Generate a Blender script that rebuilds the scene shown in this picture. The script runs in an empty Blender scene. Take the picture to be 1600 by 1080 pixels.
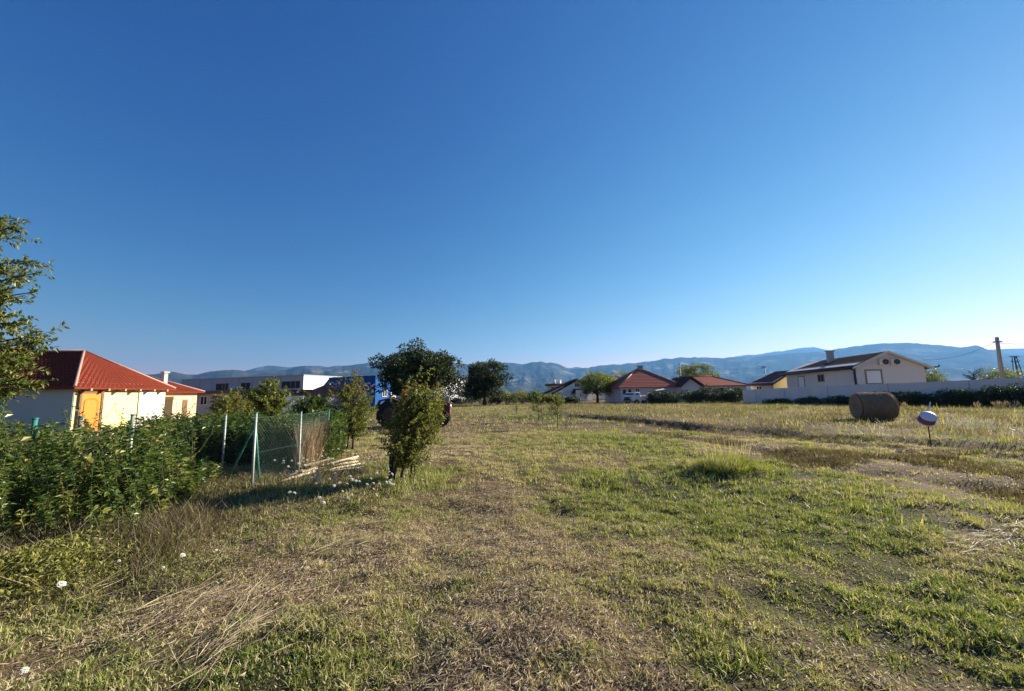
import bpy, bmesh, math, random
import numpy as np
from mathutils import Vector, Matrix

random.seed(7)
RNG = np.random.default_rng(11)
R = math.radians
S = bpy.context.scene
COL = S.collection

# ------------------------------------------------------------------ camera, world, sun, exposure
FPX, W0, H0 = 622.0, 1600.0, 1080.0
PITCH, ROLL, CAMZ = math.atan(77.0 / FPX), R(-1.0), 1.55
cam_d = bpy.data.cameras.new('camera')
cam = bpy.data.objects.new('camera', cam_d)
COL.objects.link(cam)
cam_d.sensor_width = 36.0
cam_d.lens = 36.0 * FPX / W0
cam_d.clip_start, cam_d.clip_end = 0.05, 60000
CAMR = Matrix.Rotation(R(90) + PITCH, 3, 'X') @ Matrix.Rotation(ROLL, 3, 'Z')
cam.matrix_world = Matrix.Translation((0, 0, CAMZ)) @ CAMR.to_4x4()
S.camera = cam

SUN_AZ, SUN_EL = R(60), R(22)
SUNV = Vector((math.sin(SUN_AZ) * math.cos(SUN_EL), math.cos(SUN_AZ) * math.cos(SUN_EL), math.sin(SUN_EL)))
wd = bpy.data.worlds.new('World')
S.world = wd
wd.use_nodes = True
wn = wd.node_tree
bg = wn.nodes['Background']
sky = wn.nodes.new('ShaderNodeTexSky')
sky.sky_type = 'NISHITA'
sky.sun_disc = False
sky.sun_elevation = SUN_EL
sky.sun_rotation = SUN_AZ
sky.altitude = 500
sky.air_density = 1.3
sky.dust_density = 0.05
sky.ozone_density = 9.0
def vm(op, val, src):
    q = wn.nodes.new('ShaderNodeVectorMath')
    q.operation = op
    q.inputs[1].default_value = val
    wn.links.new(src, q.inputs[0])
    return q.outputs[0]
EXPO = 1.5
STR = 0.06
SC = STR * 2 ** EXPO
o_ = vm('POWER', (2.05, 1.33, 0.74), sky.outputs[0])      # a clear, deep sky: more contrast than the model's
o_ = vm('MULTIPLY', (0.103 / SC, 0.085 / SC, 0.163 / SC), o_)
wn.links.new(o_, bg.inputs[0])
bg.inputs[1].default_value = STR
sl = bpy.data.lights.new('sun', 'SUN')
sl.energy = 5.0
sl.angle = R(0.5)
sl.color = (1.0, 0.89, 0.72)
sun = bpy.data.objects.new('sun', sl)
COL.objects.link(sun)
sun.rotation_euler = SUNV.to_track_quat('Z', 'Y').to_euler()
sun.location = (30, 20, 40)
S.view_settings.view_transform = 'Standard'
S.view_settings.look = 'None'
S.view_settings.exposure = EXPO
S.view_settings.gamma = 1.0
S.view_settings.use_curve_mapping = False
S.render.engine = 'CYCLES'
S.cycles.use_denoising = True
S.cycles.denoising_prefilter = 'NONE'
S.cycles.max_bounces = 6
S.cycles.transparent_max_bounces = 4
S.cycles.volume_bounces = 0

# ------------------------------------------------------------------ picture -> place
def ray(px, py):
    return CAMR @ Vector(((px - 800) / FPX, -(py - 540) / FPX, -1.0))
def gp(px, py, z=0.0):                      # where the line of sight meets the ground
    d = ray(px, py)
    t = (z - CAMZ) / d.z
    return Vector((d.x * t, d.y * t, z))
def P(px, py, Y):                           # a point at forward distance Y
    d = ray(px, py)
    t = Y / d.y
    return Vector((d.x * t, Y, CAMZ + d.z * t))

# ------------------------------------------------------------------ noise
class VNoise:
    def __init__(s, seed):
        s.g = np.random.default_rng(seed).random((256, 256))
    def one(s, x, y):
        xi, yi = np.floor(x).astype(int), np.floor(y).astype(int)
        fx, fy = x - xi, y - yi
        fx, fy = fx * fx * (3 - 2 * fx), fy * fy * (3 - 2 * fy)
        g = s.g
        a, b = g[xi % 256, yi % 256], g[(xi + 1) % 256, yi % 256]
        c, d = g[xi % 256, (yi + 1) % 256], g[(xi + 1) % 256, (yi + 1) % 256]
        return (a * (1 - fx) + b * fx) * (1 - fy) + (c * (1 - fx) + d * fx) * fy
    def fbm(s, x, y, sc=1.0, octv=3):
        t, a, n = 0.0, 1.0, 0.0
        for o in range(octv):
            t = t + a * s.one(x * sc * 2 ** o + 17.3 * o, y * sc * 2 ** o + 5.1 * o)
            n += a
            a *= 0.5
        return t / n
N1, N2, N3, N4 = VNoise(1), VNoise(2), VNoise(3), VNoise(4)

def sstep(a, b, x):
    t = np.clip((x - a) / (b - a), 0, 1)
    return t * t * (3 - 2 * t)
def pline(x, y, pts):                       # distance to a polyline and signed side
    best = np.full(np.shape(x), 1e9)
    for (ax, ay), (bx, by) in zip(pts[:-1], pts[1:]):
        dx, dy = bx - ax, by - ay
        t = np.clip(((x - ax) * dx + (y - ay) * dy) / (dx * dx + dy * dy), 0, 1)
        best = np.minimum(best, np.hypot(x - ax - t * dx, y - ay - t * dy))
    return best
def gpl(l):
    return [tuple(gp(*p)[:2]) for p in l]

# ------------------------------------------------------------------ lie of the land
TRACK = gpl([(825, 1300), (815, 1000), (800, 900), (780, 800), (735, 715), (708, 665), (690, 645)])
DITCH1 = gpl([(890, 651), (1000, 661), (1100, 673), (1200, 681), (1300, 692), (1400, 701), (1520, 711), (1800, 735)])
DITCH2 = gpl([(1000, 676), (1120, 692), (1220, 712), (1300, 730), (1400, 745), (1600, 772), (1900, 815)])
PALE = gpl([(1470, 880), (1520, 850), (1600, 830), (1800, 800)])
def gauss(x, y, px, py, rx, ry):
    c = gp(px, py)
    return np.exp(-((x - c.x) / rx) ** 2 - ((y - c.y) / ry) ** 2)
MEADOW_PX = [(885, 650), (1000, 659), (1100, 670), (1200, 676), (1300, 686), (1400, 694), (1520, 702), (1900, 735)]
MEADOW = gpl(MEADOW_PX)
def meadow(x, y):                           # 1 beyond the first ditch, on the right
    mx = np.array([p[0] for p in MEADOW]); my = np.array([p[1] for p in MEADOW])
    o = np.argsort(mx)
    yy = np.interp(x, mx[o], my[o])
    return sstep(0.0, 1.0, y - yy) * sstep(1.0, 3.5, x)
def height(x, y):
    r = np.hypot(x, y)
    near = np.exp(-(r / 45.0) ** 2)
    h = (N1.fbm(x, y, 0.35, 2) - 0.5) * 0.16 + (N2.fbm(x, y, 1.6, 3) - 0.5) * 0.10 + (N4.fbm(x, y, 5.0, 2) - 0.5) * 0.055
    h = h * near
    d1, d2 = pline(x, y, DITCH1), pline(x, y, DITCH2)
    h = h - 0.11 * np.exp(-(d1 / 0.5) ** 2) - 0.07 * np.exp(-(d2 / 0.4) ** 2)
    h = h + 0.18 * meadow(x, y) * np.exp(-(r / 60.0) ** 2)
    h = h + 0.05 * gauss(x, y, 425, 762, 0.7, 0.5) + 0.07 * gauss(x, y, 1130, 738, 0.7, 0.6)
    t = pline(x, y, TRACK)
    h = h - 0.03 * np.exp(-((t - 0.75) / 0.25) ** 2) * near
    return h - np.where(r > 90, 0.0, 0.0)
def gz(x, y):
    return float(height(np.array([x]), np.array([y]))[0])
def gpz(px, py):
    p = gp(px, py)
    p.z = gz(p.x, p.y)
    return p

def greenness(x, y):
    g = 0.51 + 1.0 * (N3.fbm(x, y, 0.55, 3) - 0.5) + 0.7 * (N4.fbm(x, y, 2.6, 2) - 0.5)
    g = g - 0.42 * np.exp(-(pline(x, y, TRACK) / 0.55) ** 2)
    g = g - 0.25 * gauss(x, y, 700, 850, 1.6, 1.2) - 0.2 * gauss(x, y, 880, 840, 0.9, 0.7)
    g = g - 0.3 * gauss(x, y, 760, 660, 3.0, 5.0)
    g = g + 0.75 * gauss(x, y, 690, 745, 0.9, 1.3) + 0.6 * gauss(x, y, 850, 652, 3.0, 3.0) + 0.5 * gauss(x, y, 955, 688, 1.3, 1.0)
    g = g + 0.6 * gauss(x, y, 1065, 679, 1.0, 0.8) + 0.6 * gauss(x, y, 1190, 735, 1.3, 0.6) + 0.45 * gauss(x, y, 1060, 760, 2.0, 1.6)
    g = g + 0.35 * gauss(x, y, 1330, 850, 1.8, 1.0) + 0.4 * gauss(x, y, 1500, 960, 1.2, 0.8) + 0.3 * gauss(x, y, 1250, 950, 1.0, 0.6)
    g = g + 0.5 * gauss(x, y, 900, 1050, 0.35, 0.2) + 0.5 * gauss(x, y, 1150, 1040, 0.4, 0.3) + 0.4 * gauss(x, y, 350, 1050, 0.5, 0.25)
    g = g - 0.45 * np.exp(-(pline(x, y, DITCH1) / 0.9) ** 2) - 0.5 * np.exp(-(pline(x, y, DITCH2) / 0.8) ** 2)
    g = g - 0.4 * np.exp(-(pline(x, y, PALE) / 0.3) ** 2)
    g = g - 0.35 * BROWN(x, y)
    g = g + 0.12 * sstep(0.5, 4.0, x) - 0.12 * meadow(x, y)
    return np.clip(g, 0, 1)
MIDL = gpl([(1120, 688), (1250, 706), (1400, 724), (1500, 738), (1700, 765)])
def BROWN(x, y): return np.exp(-(pline(x, y, MIDL) / 1.1) ** 2)
def bareness(x, y):                         # brown soil showing
    b = 0.8 * np.exp(-(pline(x, y, DITCH1) / 0.55) ** 2) + 0.75 * np.exp(-(pline(x, y, DITCH2) / 0.5) ** 2)
    b = b + 0.75 * BROWN(x, y) * sstep(0.35, 0.6, N3.fbm(x, y, 0.9, 3))
    b = b + 0.5 * sstep(0.62, 0.8, N2.fbm(x, y, 1.1, 3))
    return np.clip(b, 0, 1)

# ------------------------------------------------------------------ materials
MATS = {}
def nodes_of(m):
    m.use_nodes = True
    t = m.node_tree
    return t, t.nodes, t.links
def mat(name, col, rough=0.8, col2=None, scale=6.0, amt=0.5, bump=0.0, bscale=30.0, metal=0.0, spec=0.3):
    if name in MATS: return MATS[name]
    m = bpy.data.materials.new(name)
    t, n, l = nodes_of(m)
    b = n['Principled BSDF']
    b.inputs['Roughness'].default_value = rough
    b.inputs['Metallic'].default_value = metal
    b.inputs['Specular IOR Level'].default_value = spec
    c2 = col2 or tuple(c * 0.72 for c in col)
    tc = n.new('ShaderNodeTexCoord')
    nz = n.new('ShaderNodeTexNoise')
    nz.inputs['Scale'].default_value = scale
    nz.inputs['Detail'].default_value = 6
    nz.inputs['Roughness'].default_value = 0.65
    l.new(tc.outputs['Object'], nz.inputs['Vector'])
    rp = n.new('ShaderNodeValToRGB')
    rp.color_ramp.elements[0].position = 0.5 - 0.5 * amt + 0.02
    rp.color_ramp.elements[1].position = 0.5 + 0.28
    rp.color_ramp.elements[0].color = (*c2, 1)
    rp.color_ramp.elements[1].color = (*col, 1)
    l.new(nz.outputs['Fac'], rp.inputs[0])
    l.new(rp.outputs[0], b.inputs['Base Color'])
    if bump:
        nb = n.new('ShaderNodeTexNoise')
        nb.inputs['Scale'].default_value = bscale
        nb.inputs['Detail'].default_value = 5
        l.new(tc.outputs['Object'], nb.inputs['Vector'])
        bp = n.new('ShaderNodeBump')
        bp.inputs['Strength'].default_value = bump
        bp.inputs['Distance'].default_value = 0.03
        l.new(nb.outputs['Fac'], bp.inputs['Height'])
        l.new(bp.outputs[0], b.inputs['Normal'])
    MATS[name] = m
    return m
def leafmat(name, stops, transl=0.35, rough=0.5, tcol=(1.1, 1.15, 0.55), spec=0.35):
    if name in MATS: return MATS[name]
    m = bpy.data.materials.new(name)
    t, n, l = nodes_of(m)
    b = n['Principled BSDF']
    b.inputs['Roughness'].default_value = rough
    b.inputs['Specular IOR Level'].default_value = spec
    at = n.new('ShaderNodeAttribute')
    at.attribute_name = 'tint'
    rp = n.new('ShaderNodeValToRGB')
    cr = rp.color_ramp
    while len(cr.elements) < len(stops): cr.elements.new(0.5)
    for e, (p, c) in zip(cr.elements, stops):
        e.position = p
        e.color = (*c, 1)
    l.new(at.outputs['Fac'], rp.inputs[0])
    l.new(rp.outputs[0], b.inputs['Base Color'])
    tr = n.new('ShaderNodeBsdfTranslucent')
    mx = n.new('ShaderNodeVectorMath')
    mx.operation = 'MULTIPLY'
    mx.inputs[1].default_value = tcol
    l.new(rp.outputs[0], mx.inputs[0])
    l.new(mx.outputs[0], tr.inputs['Color'])
    ms = n.new('ShaderNodeMixShader')
    ms.inputs[0].default_value = transl
    l.new(b.outputs[0], ms.inputs[1])
    l.new(tr.outputs[0], ms.inputs[2])
    l.new(ms.outputs[0], n['Material Output'].inputs['Surface'])
    MATS[name] = m
    return m

M_GRASS = leafmat('grass_blades', [(0.0, (0.68, 0.57, 0.40)), (0.25, (0.55, 0.45, 0.28)), (0.45, (0.40, 0.375, 0.17)),
                                   (0.7, (0.28, 0.305, 0.085)), (1.0, (0.18, 0.225, 0.055))], 0.33, 0.5, spec=0.22)
M_MEADOW = leafmat('meadow_blades', [(0.0, (0.36, 0.28, 0.19)), (0.3, (0.25, 0.195, 0.115)), (0.55, (0.20, 0.17, 0.078)), (0.8, (0.17, 0.17, 0.06)), (1.0, (0.13, 0.165, 0.045))], 0.32, 0.55)
M_SHRUB = leafmat('thicket_leaf', [(0.0, (0.045, 0.08, 0.02)), (0.5, (0.085, 0.14, 0.03)), (0.85, (0.18, 0.23, 0.05)), (1.0, (0.30, 0.27, 0.08))], 0.38, 0.36, spec=0.45)
M_LAUREL = leafmat('laurel_leaf', [(0.0, (0.04, 0.08, 0.02)), (0.6, (0.08, 0.14, 0.03)), (1.0, (0.20, 0.25, 0.05))], 0.3, 0.38)
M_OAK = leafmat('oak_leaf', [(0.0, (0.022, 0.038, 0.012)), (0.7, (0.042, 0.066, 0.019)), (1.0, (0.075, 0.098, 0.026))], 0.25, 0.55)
M_YOUNG = leafmat('young_tree_leaf', [(0.0, (0.075, 0.10, 0.03)), (0.5, (0.16, 0.19, 0.045)), (0.9, (0.32, 0.31, 0.075)), (0.97, (0.28, 0.14, 0.06)), (1.0, (0.36, 0.12, 0.055))], 0.42, 0.42)
M_PALELEAF = leafmat('pale_tree_leaf', [(0.0, (0.09, 0.13, 0.035)), (0.6, (0.17, 0.20, 0.05)), (1.0, (0.26, 0.26, 0.08))], 0.35, 0.5)
M_EDGE = leafmat('edge_tree_leaf', [(0.0, (0.055, 0.085, 0.02)), (0.55, (0.12, 0.16, 0.035)), (0.88, (0.25, 0.25, 0.065)), (1.0, (0.42, 0.33, 0.12))], 0.35, 0.45)
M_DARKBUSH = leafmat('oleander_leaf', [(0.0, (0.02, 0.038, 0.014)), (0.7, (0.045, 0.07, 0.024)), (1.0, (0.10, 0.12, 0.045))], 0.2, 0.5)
M_STRAW = leafmat('dry_stalk', [(0.0, (0.11, 0.08, 0.05)), (0.4, (0.25, 0.185, 0.11)), (0.75, (0.48, 0.385, 0.245)), (1.0, (0.62, 0.53, 0.37))], 0.2, 0.65, (1.0, 0.9, 0.7))
M_WEED = leafmat('weed_leaf', [(0.0, (0.07, 0.05, 0.036)), (0.4, (0.16, 0.115, 0.075)), (0.7, (0.16, 0.165, 0.055)), (1.0, (0.28, 0.27, 0.06))], 0.3, 0.55)
M_PETAL = leafmat('white_umbel', [(0.0, (0.6, 0.6, 0.5)), (1.0, (0.85, 0.85, 0.78))], 0.3, 0.6, (1, 1, 1))
M_BARK = mat('bark', (0.10, 0.08, 0.06), 0.9, (0.045, 0.036, 0.028), 9, 0.7, 0.5, 30)
M_STEM = mat('green_stem', (0.13, 0.13, 0.05), 0.8, (0.08, 0.07, 0.035), 12)
M_STAKE = mat('weathered_wood', (0.33, 0.28, 0.21), 0.85, (0.17, 0.14, 0.10), 14, 0.7, 0.3, 60)
M_PLANK = mat('pale_timber', (0.62, 0.52, 0.36), 0.8, (0.38, 0.29, 0.18), 8, 0.7, 0.25, 60)
M_GALV = mat('galvanised_post', (0.46, 0.52, 0.48), 0.5, (0.27, 0.33, 0.30), 20, 0.7, 0.15, 80, 0.3)
M_GREENP = mat('green_painted_steel', (0.05, 0.24, 0.19), 0.5, (0.03, 0.15, 0.12), 12, 0.6)
M_WIRE = mat('green_wire', (0.10, 0.17, 0.15), 0.5, (0.05, 0.10, 0.09), 8, 0.6)
M_CREAM = mat('cream_plaster', (0.82, 0.71, 0.35), 0.9, (0.74, 0.63, 0.30), 1.2, 0.6, 0.12, 60)
M_OFFWHITE = mat('off_white_plaster', (0.74, 0.68, 0.60), 0.9, (0.62, 0.56, 0.49), 1.1, 0.6, 0.1, 50)
M_PEACH = mat('peach_plaster', (0.75, 0.55, 0.34), 0.9, (0.65, 0.47, 0.28), 1.4, 0.6, 0.1, 50)
M_PINK = mat('pink_grey_plaster', (0.68, 0.63, 0.58), 0.9, (0.60, 0.55, 0.51), 0.8, 0.6, 0.1, 40)
M_LILAC = mat('lilac_plaster', (0.66, 0.58, 0.63), 0.9, (0.56, 0.49, 0.54), 0.8, 0.6, 0.1, 40)
M_GREYW = mat('grey_cladding', (0.42, 0.43, 0.46), 0.6, (0.36, 0.37, 0.40), 0.3, 0.5)
M_GREYWALL = mat('grey_render', (0.46, 0.44, 0.44), 0.9, (0.38, 0.36, 0.36), 0.6, 0.6, 0.1, 30)
M_WHITE = mat('white_paint', (0.80, 0.80, 0.78), 0.6, (0.70, 0.70, 0.68), 1.5, 0.5)
M_CONC = mat('pale_concrete_wall', (0.72, 0.72, 0.70), 0.9, (0.56, 0.56, 0.55), 0.9, 0.7, 0.15, 20)
M_NAVY = mat('blue_cladding', (0.010, 0.105, 0.38), 0.5, (0.008, 0.085, 0.31), 0.5, 0.5, spec=0.08)
M_ROOF_RED = mat('red_clay_tile', (0.215, 0.042, 0.022), 0.9, (0.135, 0.027, 0.016), 3.0, 0.7, 0.25, 40, spec=0.1)
M_ROOF_FAR = mat('dusty_red_tile', (0.40, 0.14, 0.10), 0.85, (0.28, 0.09, 0.07), 1.5, 0.7, 0.2, 20, spec=0.05)
M_ROOF_DARK = mat('dark_brown_tile', (0.075, 0.055, 0.05), 0.95, (0.05, 0.037, 0.033), 1.5, 0.7, 0.2, 20, spec=0.03)
M_ROOF_OLD = mat('old_brown_tile', (0.24, 0.11, 0.08), 0.9, (0.13, 0.06, 0.045), 2.5, 0.8, 0.2, 20)
M_RIDGE = mat('pale_ridge_tile', (0.50, 0.30, 0.24), 0.85, (0.36, 0.19, 0.15), 5, 0.6)
M_TIMBER = mat('rafter_timber', (0.45, 0.30, 0.16), 0.8, (0.30, 0.19, 0.10), 8, 0.7)
M_DOOR = mat('orange_varnished_door', (0.66, 0.235, 0.02), 0.5, (0.52, 0.18, 0.018), 7, 0.6)
M_DOORFR = mat('brown_door_frame', (0.20, 0.11, 0.05), 0.6, (0.13, 0.07, 0.035), 7)
M_GLASS = mat('dark_window_glass', (0.025, 0.03, 0.04), 0.4, (0.018, 0.022, 0.028), 2, 0.5, spec=0.08)
M_GUTTER = mat('dark_gutter', (0.06, 0.055, 0.055), 0.5, (0.04, 0.04, 0.04), 5)
M_HAY = mat('hay', (0.34, 0.265, 0.18), 0.95, (0.16, 0.12, 0.08), 14, 0.8, 0.8, 70)
M_TYRE = mat('black_rubber', (0.02, 0.02, 0.021), 0.8, (0.012, 0.012, 0.013), 20)
M_REDP = mat('faded_red_paint', (0.17, 0.035, 0.03), 0.6, (0.13, 0.022, 0.02), 6, 0.7)
M_METAL = mat('grey_metal', (0.30, 0.31, 0.32), 0.4, (0.18, 0.18, 0.19), 10, 0.6, metal=0.6)
M_LID = mat('white_plastic_lid', (0.70, 0.72, 0.76), 0.4, (0.6, 0.62, 0.66), 8, 0.5)
M_MAROON = mat('maroon_plastic', (0.24, 0.085, 0.11), 0.5, (0.15, 0.05, 0.07), 8, 0.6)
M_RUST = mat('rusty_steel', (0.09, 0.06, 0.045), 0.8, (0.05, 0.035, 0.03), 30, 0.7)
M_POLE = mat('concrete_pole', (0.50, 0.43, 0.34), 0.9, (0.38, 0.32, 0.25), 4, 0.6)

# ground
def ground_mat():
    m = bpy.data.materials.new('field_soil')
    t, n, l = nodes_of(m)
    b = n['Principled BSDF']
    b.inputs['Roughness'].default_value = 0.95
    b.inputs['Specular IOR Level'].default_value = 0.1
    tc = n.new('ShaderNodeTexCoord')
    at = n.new('ShaderNodeAttribute'); at.attribute_name = 'tint'
    nz = n.new('ShaderNodeTexNoise'); nz.inputs['Scale'].default_value = 22; nz.inputs['Detail'].default_value = 8; nz.inputs['Roughness'].default_value = 0.75
    l.new(tc.outputs['Object'], nz.inputs['Vector'])
    ad = n.new('ShaderNodeMath'); ad.operation = 'MULTIPLY_ADD'; ad.inputs[1].default_value = 0.55; ad.inputs[2].default_value = -0.27
    l.new(nz.outputs['Fac'], ad.inputs[0])
    a2 = n.new('ShaderNodeMath'); a2.operation = 'ADD'; a2.use_clamp = True
    l.new(ad.outputs[0], a2.inputs[0]); l.new(at.outputs['Fac'], a2.inputs[1])
    rp = n.new('ShaderNodeValToRGB')
    st = [(0.0, (0.085, 0.057, 0.042)), (0.25, (0.125, 0.083, 0.052)), (0.5, (0.135, 0.097, 0.052)), (0.75, (0.062, 0.054, 0.024)), (1.0, (0.03, 0.034, 0.013))]  # soil darkened, most under green grass, to deepen the shade between blades
    while len(rp.color_ramp.elements) < len(st): rp.color_ramp.elements.new(0.5)
    for e, (p, c) in zip(rp.color_ramp.elements, st):
        e.position = p; e.color = (*c, 1)
    l.new(a2.outputs[0], rp.inputs[0])
    l.new(rp.outputs[0], b.inputs['Base Color'])
    nb = n.new('ShaderNodeTexNoise'); nb.inputs['Scale'].default_value = 35; nb.inputs['Detail'].default_value = 6
    l.new(tc.outputs['Object'], nb.inputs['Vector'])
    bp = n.new('ShaderNodeBump'); bp.inputs['Strength'].default_value = 0.9; bp.inputs['Distance'].default_value = 0.03
    l.new(nb.outputs['Fac'], bp.inputs['Height']); l.new(bp.outputs[0], b.inputs['Normal'])
    return m
M_GROUND = ground_mat()

# ------------------------------------------------------------------ object helpers
def thing(name, label, cat, loc=(0, 0, 0), rotz=0.0, group=None):
    o = bpy.data.objects.new(name, None)
    o.empty_display_size = 0.3
    COL.objects.link(o)
    o.location = loc
    o.rotation_euler = (0, 0, rotz)
    o['label'] = label
    o['category'] = cat
    if group: o['group'] = group
    return o
def tag(o, label, cat, group=None, kind=None):
    o['label'] = label
    o['category'] = cat
    if group: o['group'] = group
    if kind: o['kind'] = kind
    return o
def np_mesh(name, v, f, m, parent=None, tint=None, smooth=False):
    v = np.asarray(v, dtype=np.float32); f = np.asarray(f, dtype=np.int32)
    me = bpy.data.meshes.new(name)
    k = f.shape[1]
    me.vertices.add(len(v)); me.vertices.foreach_set('co', v.ravel())
    me.loops.add(f.size); me.loops.foreach_set('vertex_index', f.ravel())
    me.polygons.add(len(f)); me.polygons.foreach_set('loop_start', np.arange(0, f.size, k, dtype=np.int32))
    try: me.polygons.foreach_set('loop_total', np.full(len(f), k, dtype=np.int32))
    except Exception: pass
    me.polygons.foreach_set('use_smooth', np.full(len(f), smooth))
    me.update(calc_edges=True)
    if tint is not None:
        a = me.attributes.new('tint', 'FLOAT', 'POINT')
        a.data.foreach_set('value', np.asarray(tint, dtype=np.float32))
    me.materials.append(m)
    o = bpy.data.objects.new(name, me)
    COL.objects.link(o)
    if parent: o.parent = parent
    return o

class MB:
    """collects boxes, prisms and tubes; build() links them as ONE mesh"""
    def __init__(s): s.v = []; s.f = []; s.sm = []
    def add(s, v, f, smooth=False):
        b = len(s.v)
        s.v += [tuple(p) for p in v]
        for q in f:
            s.f.append([i + b for i in q]); s.sm.append(smooth)
        return s
    def box(s, lo, hi, M=None):
        x0, y0, z0 = lo; x1, y1, z1 = hi
        v = [Vector(p) for p in ((x0, y0, z0), (x1, y0, z0), (x1, y1, z0), (x0, y1, z0), (x0, y0, z1), (x1, y0, z1), (x1, y1, z1), (x0, y1, z1))]
        if M: v = [M @ p for p in v]
        return s.add(v, [(3, 2, 1, 0), (4, 5, 6, 7), (0, 1, 5, 4), (1, 2, 6, 5), (2, 3, 7, 6), (3, 0, 4, 7)])
    def tube(s, pts, rad, n=6, cap=True):
        pts = [Vector(p) for p in pts]
        if not hasattr(rad, '__len__'): rad = [rad] * len(pts)
        b = len(s.v); prev = None
        for i, p in enumerate(pts):
            d = (pts[min(i + 1, len(pts) - 1)] - pts[max(i - 1, 0)])
            d = d.normalized() if d.length > 1e-9 else Vector((0, 0, 1))
            if prev is None:
                a = d.cross(Vector((0, 0, 1)))
                if a.length < 0.05: a = d.cross(Vector((1, 0, 0)))
            else:
                a = prev - d * prev.dot(d)
            a.normalize(); prev = a
            c = d.cross(a)
            for k in range(n):
                t = 2 * math.pi * k / n
                s.v.append(tuple(p + (a * math.cos(t) + c * math.sin(t)) * rad[i]))
        for i in range(len(pts) - 1):
            for k in range(n):
                k2 = (k + 1) % n
                s.f.append([b + i * n + k, b + i * n + k2, b + (i + 1) * n + k2, b + (i + 1) * n + k]); s.sm.append(n > 5)
        if cap:
            s.f.append([b + k for k in range(n)][::-1]); s.sm.append(False)
            s.f.append([b + (len(pts) - 1) * n + k for k in range(n)]); s.sm.append(False)
        return s
    def lathe(s, prof, M=None, n=24):       # prof: (r, z) pairs about local z
        b = len(s.v)
        for r, z in prof:
            for k in range(n):
                t = 2 * math.pi * k / n
                p = Vector((r * math.cos(t), r * math.sin(t), z))
                s.v.append(tuple(M @ p if M else p))
        for i in range(len(prof) - 1):
            for k in range(n):
                k2 = (k + 1) % n
                s.f.append([b + i * n + k, b + i * n + k2, b + (i + 1) * n + k2, b + (i + 1) * n + k]); s.sm.append(True)
        return s
    def prism(s, poly, y0, y1, M=None):     # poly in (x, z), extruded along y
        n = len(poly)
        v = [Vector((x, y0, z)) for x, z in poly] + [Vector((x, y1, z)) for x, z in poly]
        if M: v = [M @ p for p in v]
        f = [list(range(n)), list(range(2 * n - 1, n - 1, -1))]
        for i in range(n):
            j = (i + 1) % n
            f.append([i, i + n, j + n, j])
        return s.add(v, f)
    def build(s, name, m, parent=None, bevel=0.0):
        me = bpy.data.meshes.new(name)
        me.from_pydata(s.v, [], s.f)
        for p, q in zip(me.polygons, s.sm): p.use_smooth = q
        me.update()
        bm = bmesh.new(); bm.from_mesh(me)
        bmesh.ops.recalc_face_normals(bm, faces=bm.faces)
        bm.to_mesh(me); bm.free()
        me.materials.append(m)
        o = bpy.data.objects.new(name, me)
        COL.objects.link(o)
        if parent: o.parent = parent
        if bevel:
            md = o.modifiers.new('bevel', 'BEVEL'); md.width = bevel; md.segments = 2; md.limit_method = 'ANGLE'
        return o

def unit(a):
    return a / np.maximum(np.linalg.norm(a, axis=-1, keepdims=True), 1e-9)
class Leaves:
    def __init__(s): s.b = []; s.d = []; s.l = []; s.w = []; s.t = []; s.n = []
    def add(s, base, d, length, width, tint, nrm=None):
        base = np.asarray(base, float); k = len(base)
        s.b.append(base); s.d.append(unit(np.asarray(d, float)))
        s.l.append(np.broadcast_to(length, (k,)).astype(float)); s.w.append(np.broadcast_to(width, (k,)).astype(float))
        s.t.append(np.broadcast_to(tint, (k,)).astype(float))
        s.n.append(RNG.normal(size=(k, 3)) if nrm is None else np.asarray(nrm, float))
    def count(s): return sum(len(b) for b in s.b)
    def build(s, name, m, parent=None, fold=0.18, tipd=0.12):
        if m.name == 'dry_stalk' or name in ('blades', 'seed_stems'): tipd = 0.0
        b = np.concatenate(s.b); d = np.concatenate(s.d); l = np.concatenate(s.l)[:, None]; w = np.concatenate(s.w)[:, None]
        n = np.concatenate(s.n); t = np.concatenate(s.t)
        side = unit(np.cross(d, n)); up = np.cross(side, d)
        mid = b + d * l * 0.45 + up * w * fold
        tip = b + d * l - up * l * tipd
        v = np.stack([b, mid + side * w / 2, tip, mid - side * w / 2], 1).reshape(-1, 3)
        q = np.arange(len(b))[:, None] * 4
        f = np.concatenate([q + np.array([[0, 1, 2]]), q + np.array([[0, 2, 3]])])
        # crease: mid rib base->tip, two facets
        return np_mesh(name, v, f, m, parent, np.repeat(t, 4))

def shoot(lv, st, base, tip, n, ll, lw, tint=(0.2, 0.9), bend=0.1, r0=0.008, spread=1.0, start=0.12, droop=0.3, sides=4):
    """one leafy stem: a bent twig with leaves set alternately along it"""
    base = np.asarray(base, float); tip = np.asarray(tip, float)
    ax = tip - base; L = np.linalg.norm(ax)
    b = RNG.normal(size=3) * L * bend
    def at(t): return base + ax * t[:, None] + b * (4 * t * (1 - t))[:, None]
    if st is not None:
        tt = np.linspace(0, 1, 5)
        st.tube(at(tt), list(r0 * (1 - 0.8 * tt)), sides, False)
    t = start + (1 - start) * (np.arange(n) + RNG.random(n)) / n
    p = at(t)
    a = unit(ax[None])[0]
    rd = RNG.normal(size=(n, 3)); rd = unit(rd - (rd @ a)[:, None] * a)
    d = rd * spread + a * 0.55 + np.array([0, 0, -droop]) * RNG.random((n, 1))
    ln = ll * RNG.uniform(0.65, 1.25, n)
    nr = np.array([0, 0, 1.0]) + RNG.normal(size=(n, 3)) * 0.45
    lv.add(p, d, ln, lw * ln / ll, RNG.uniform(tint[0], tint[1], n), nr)

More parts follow.
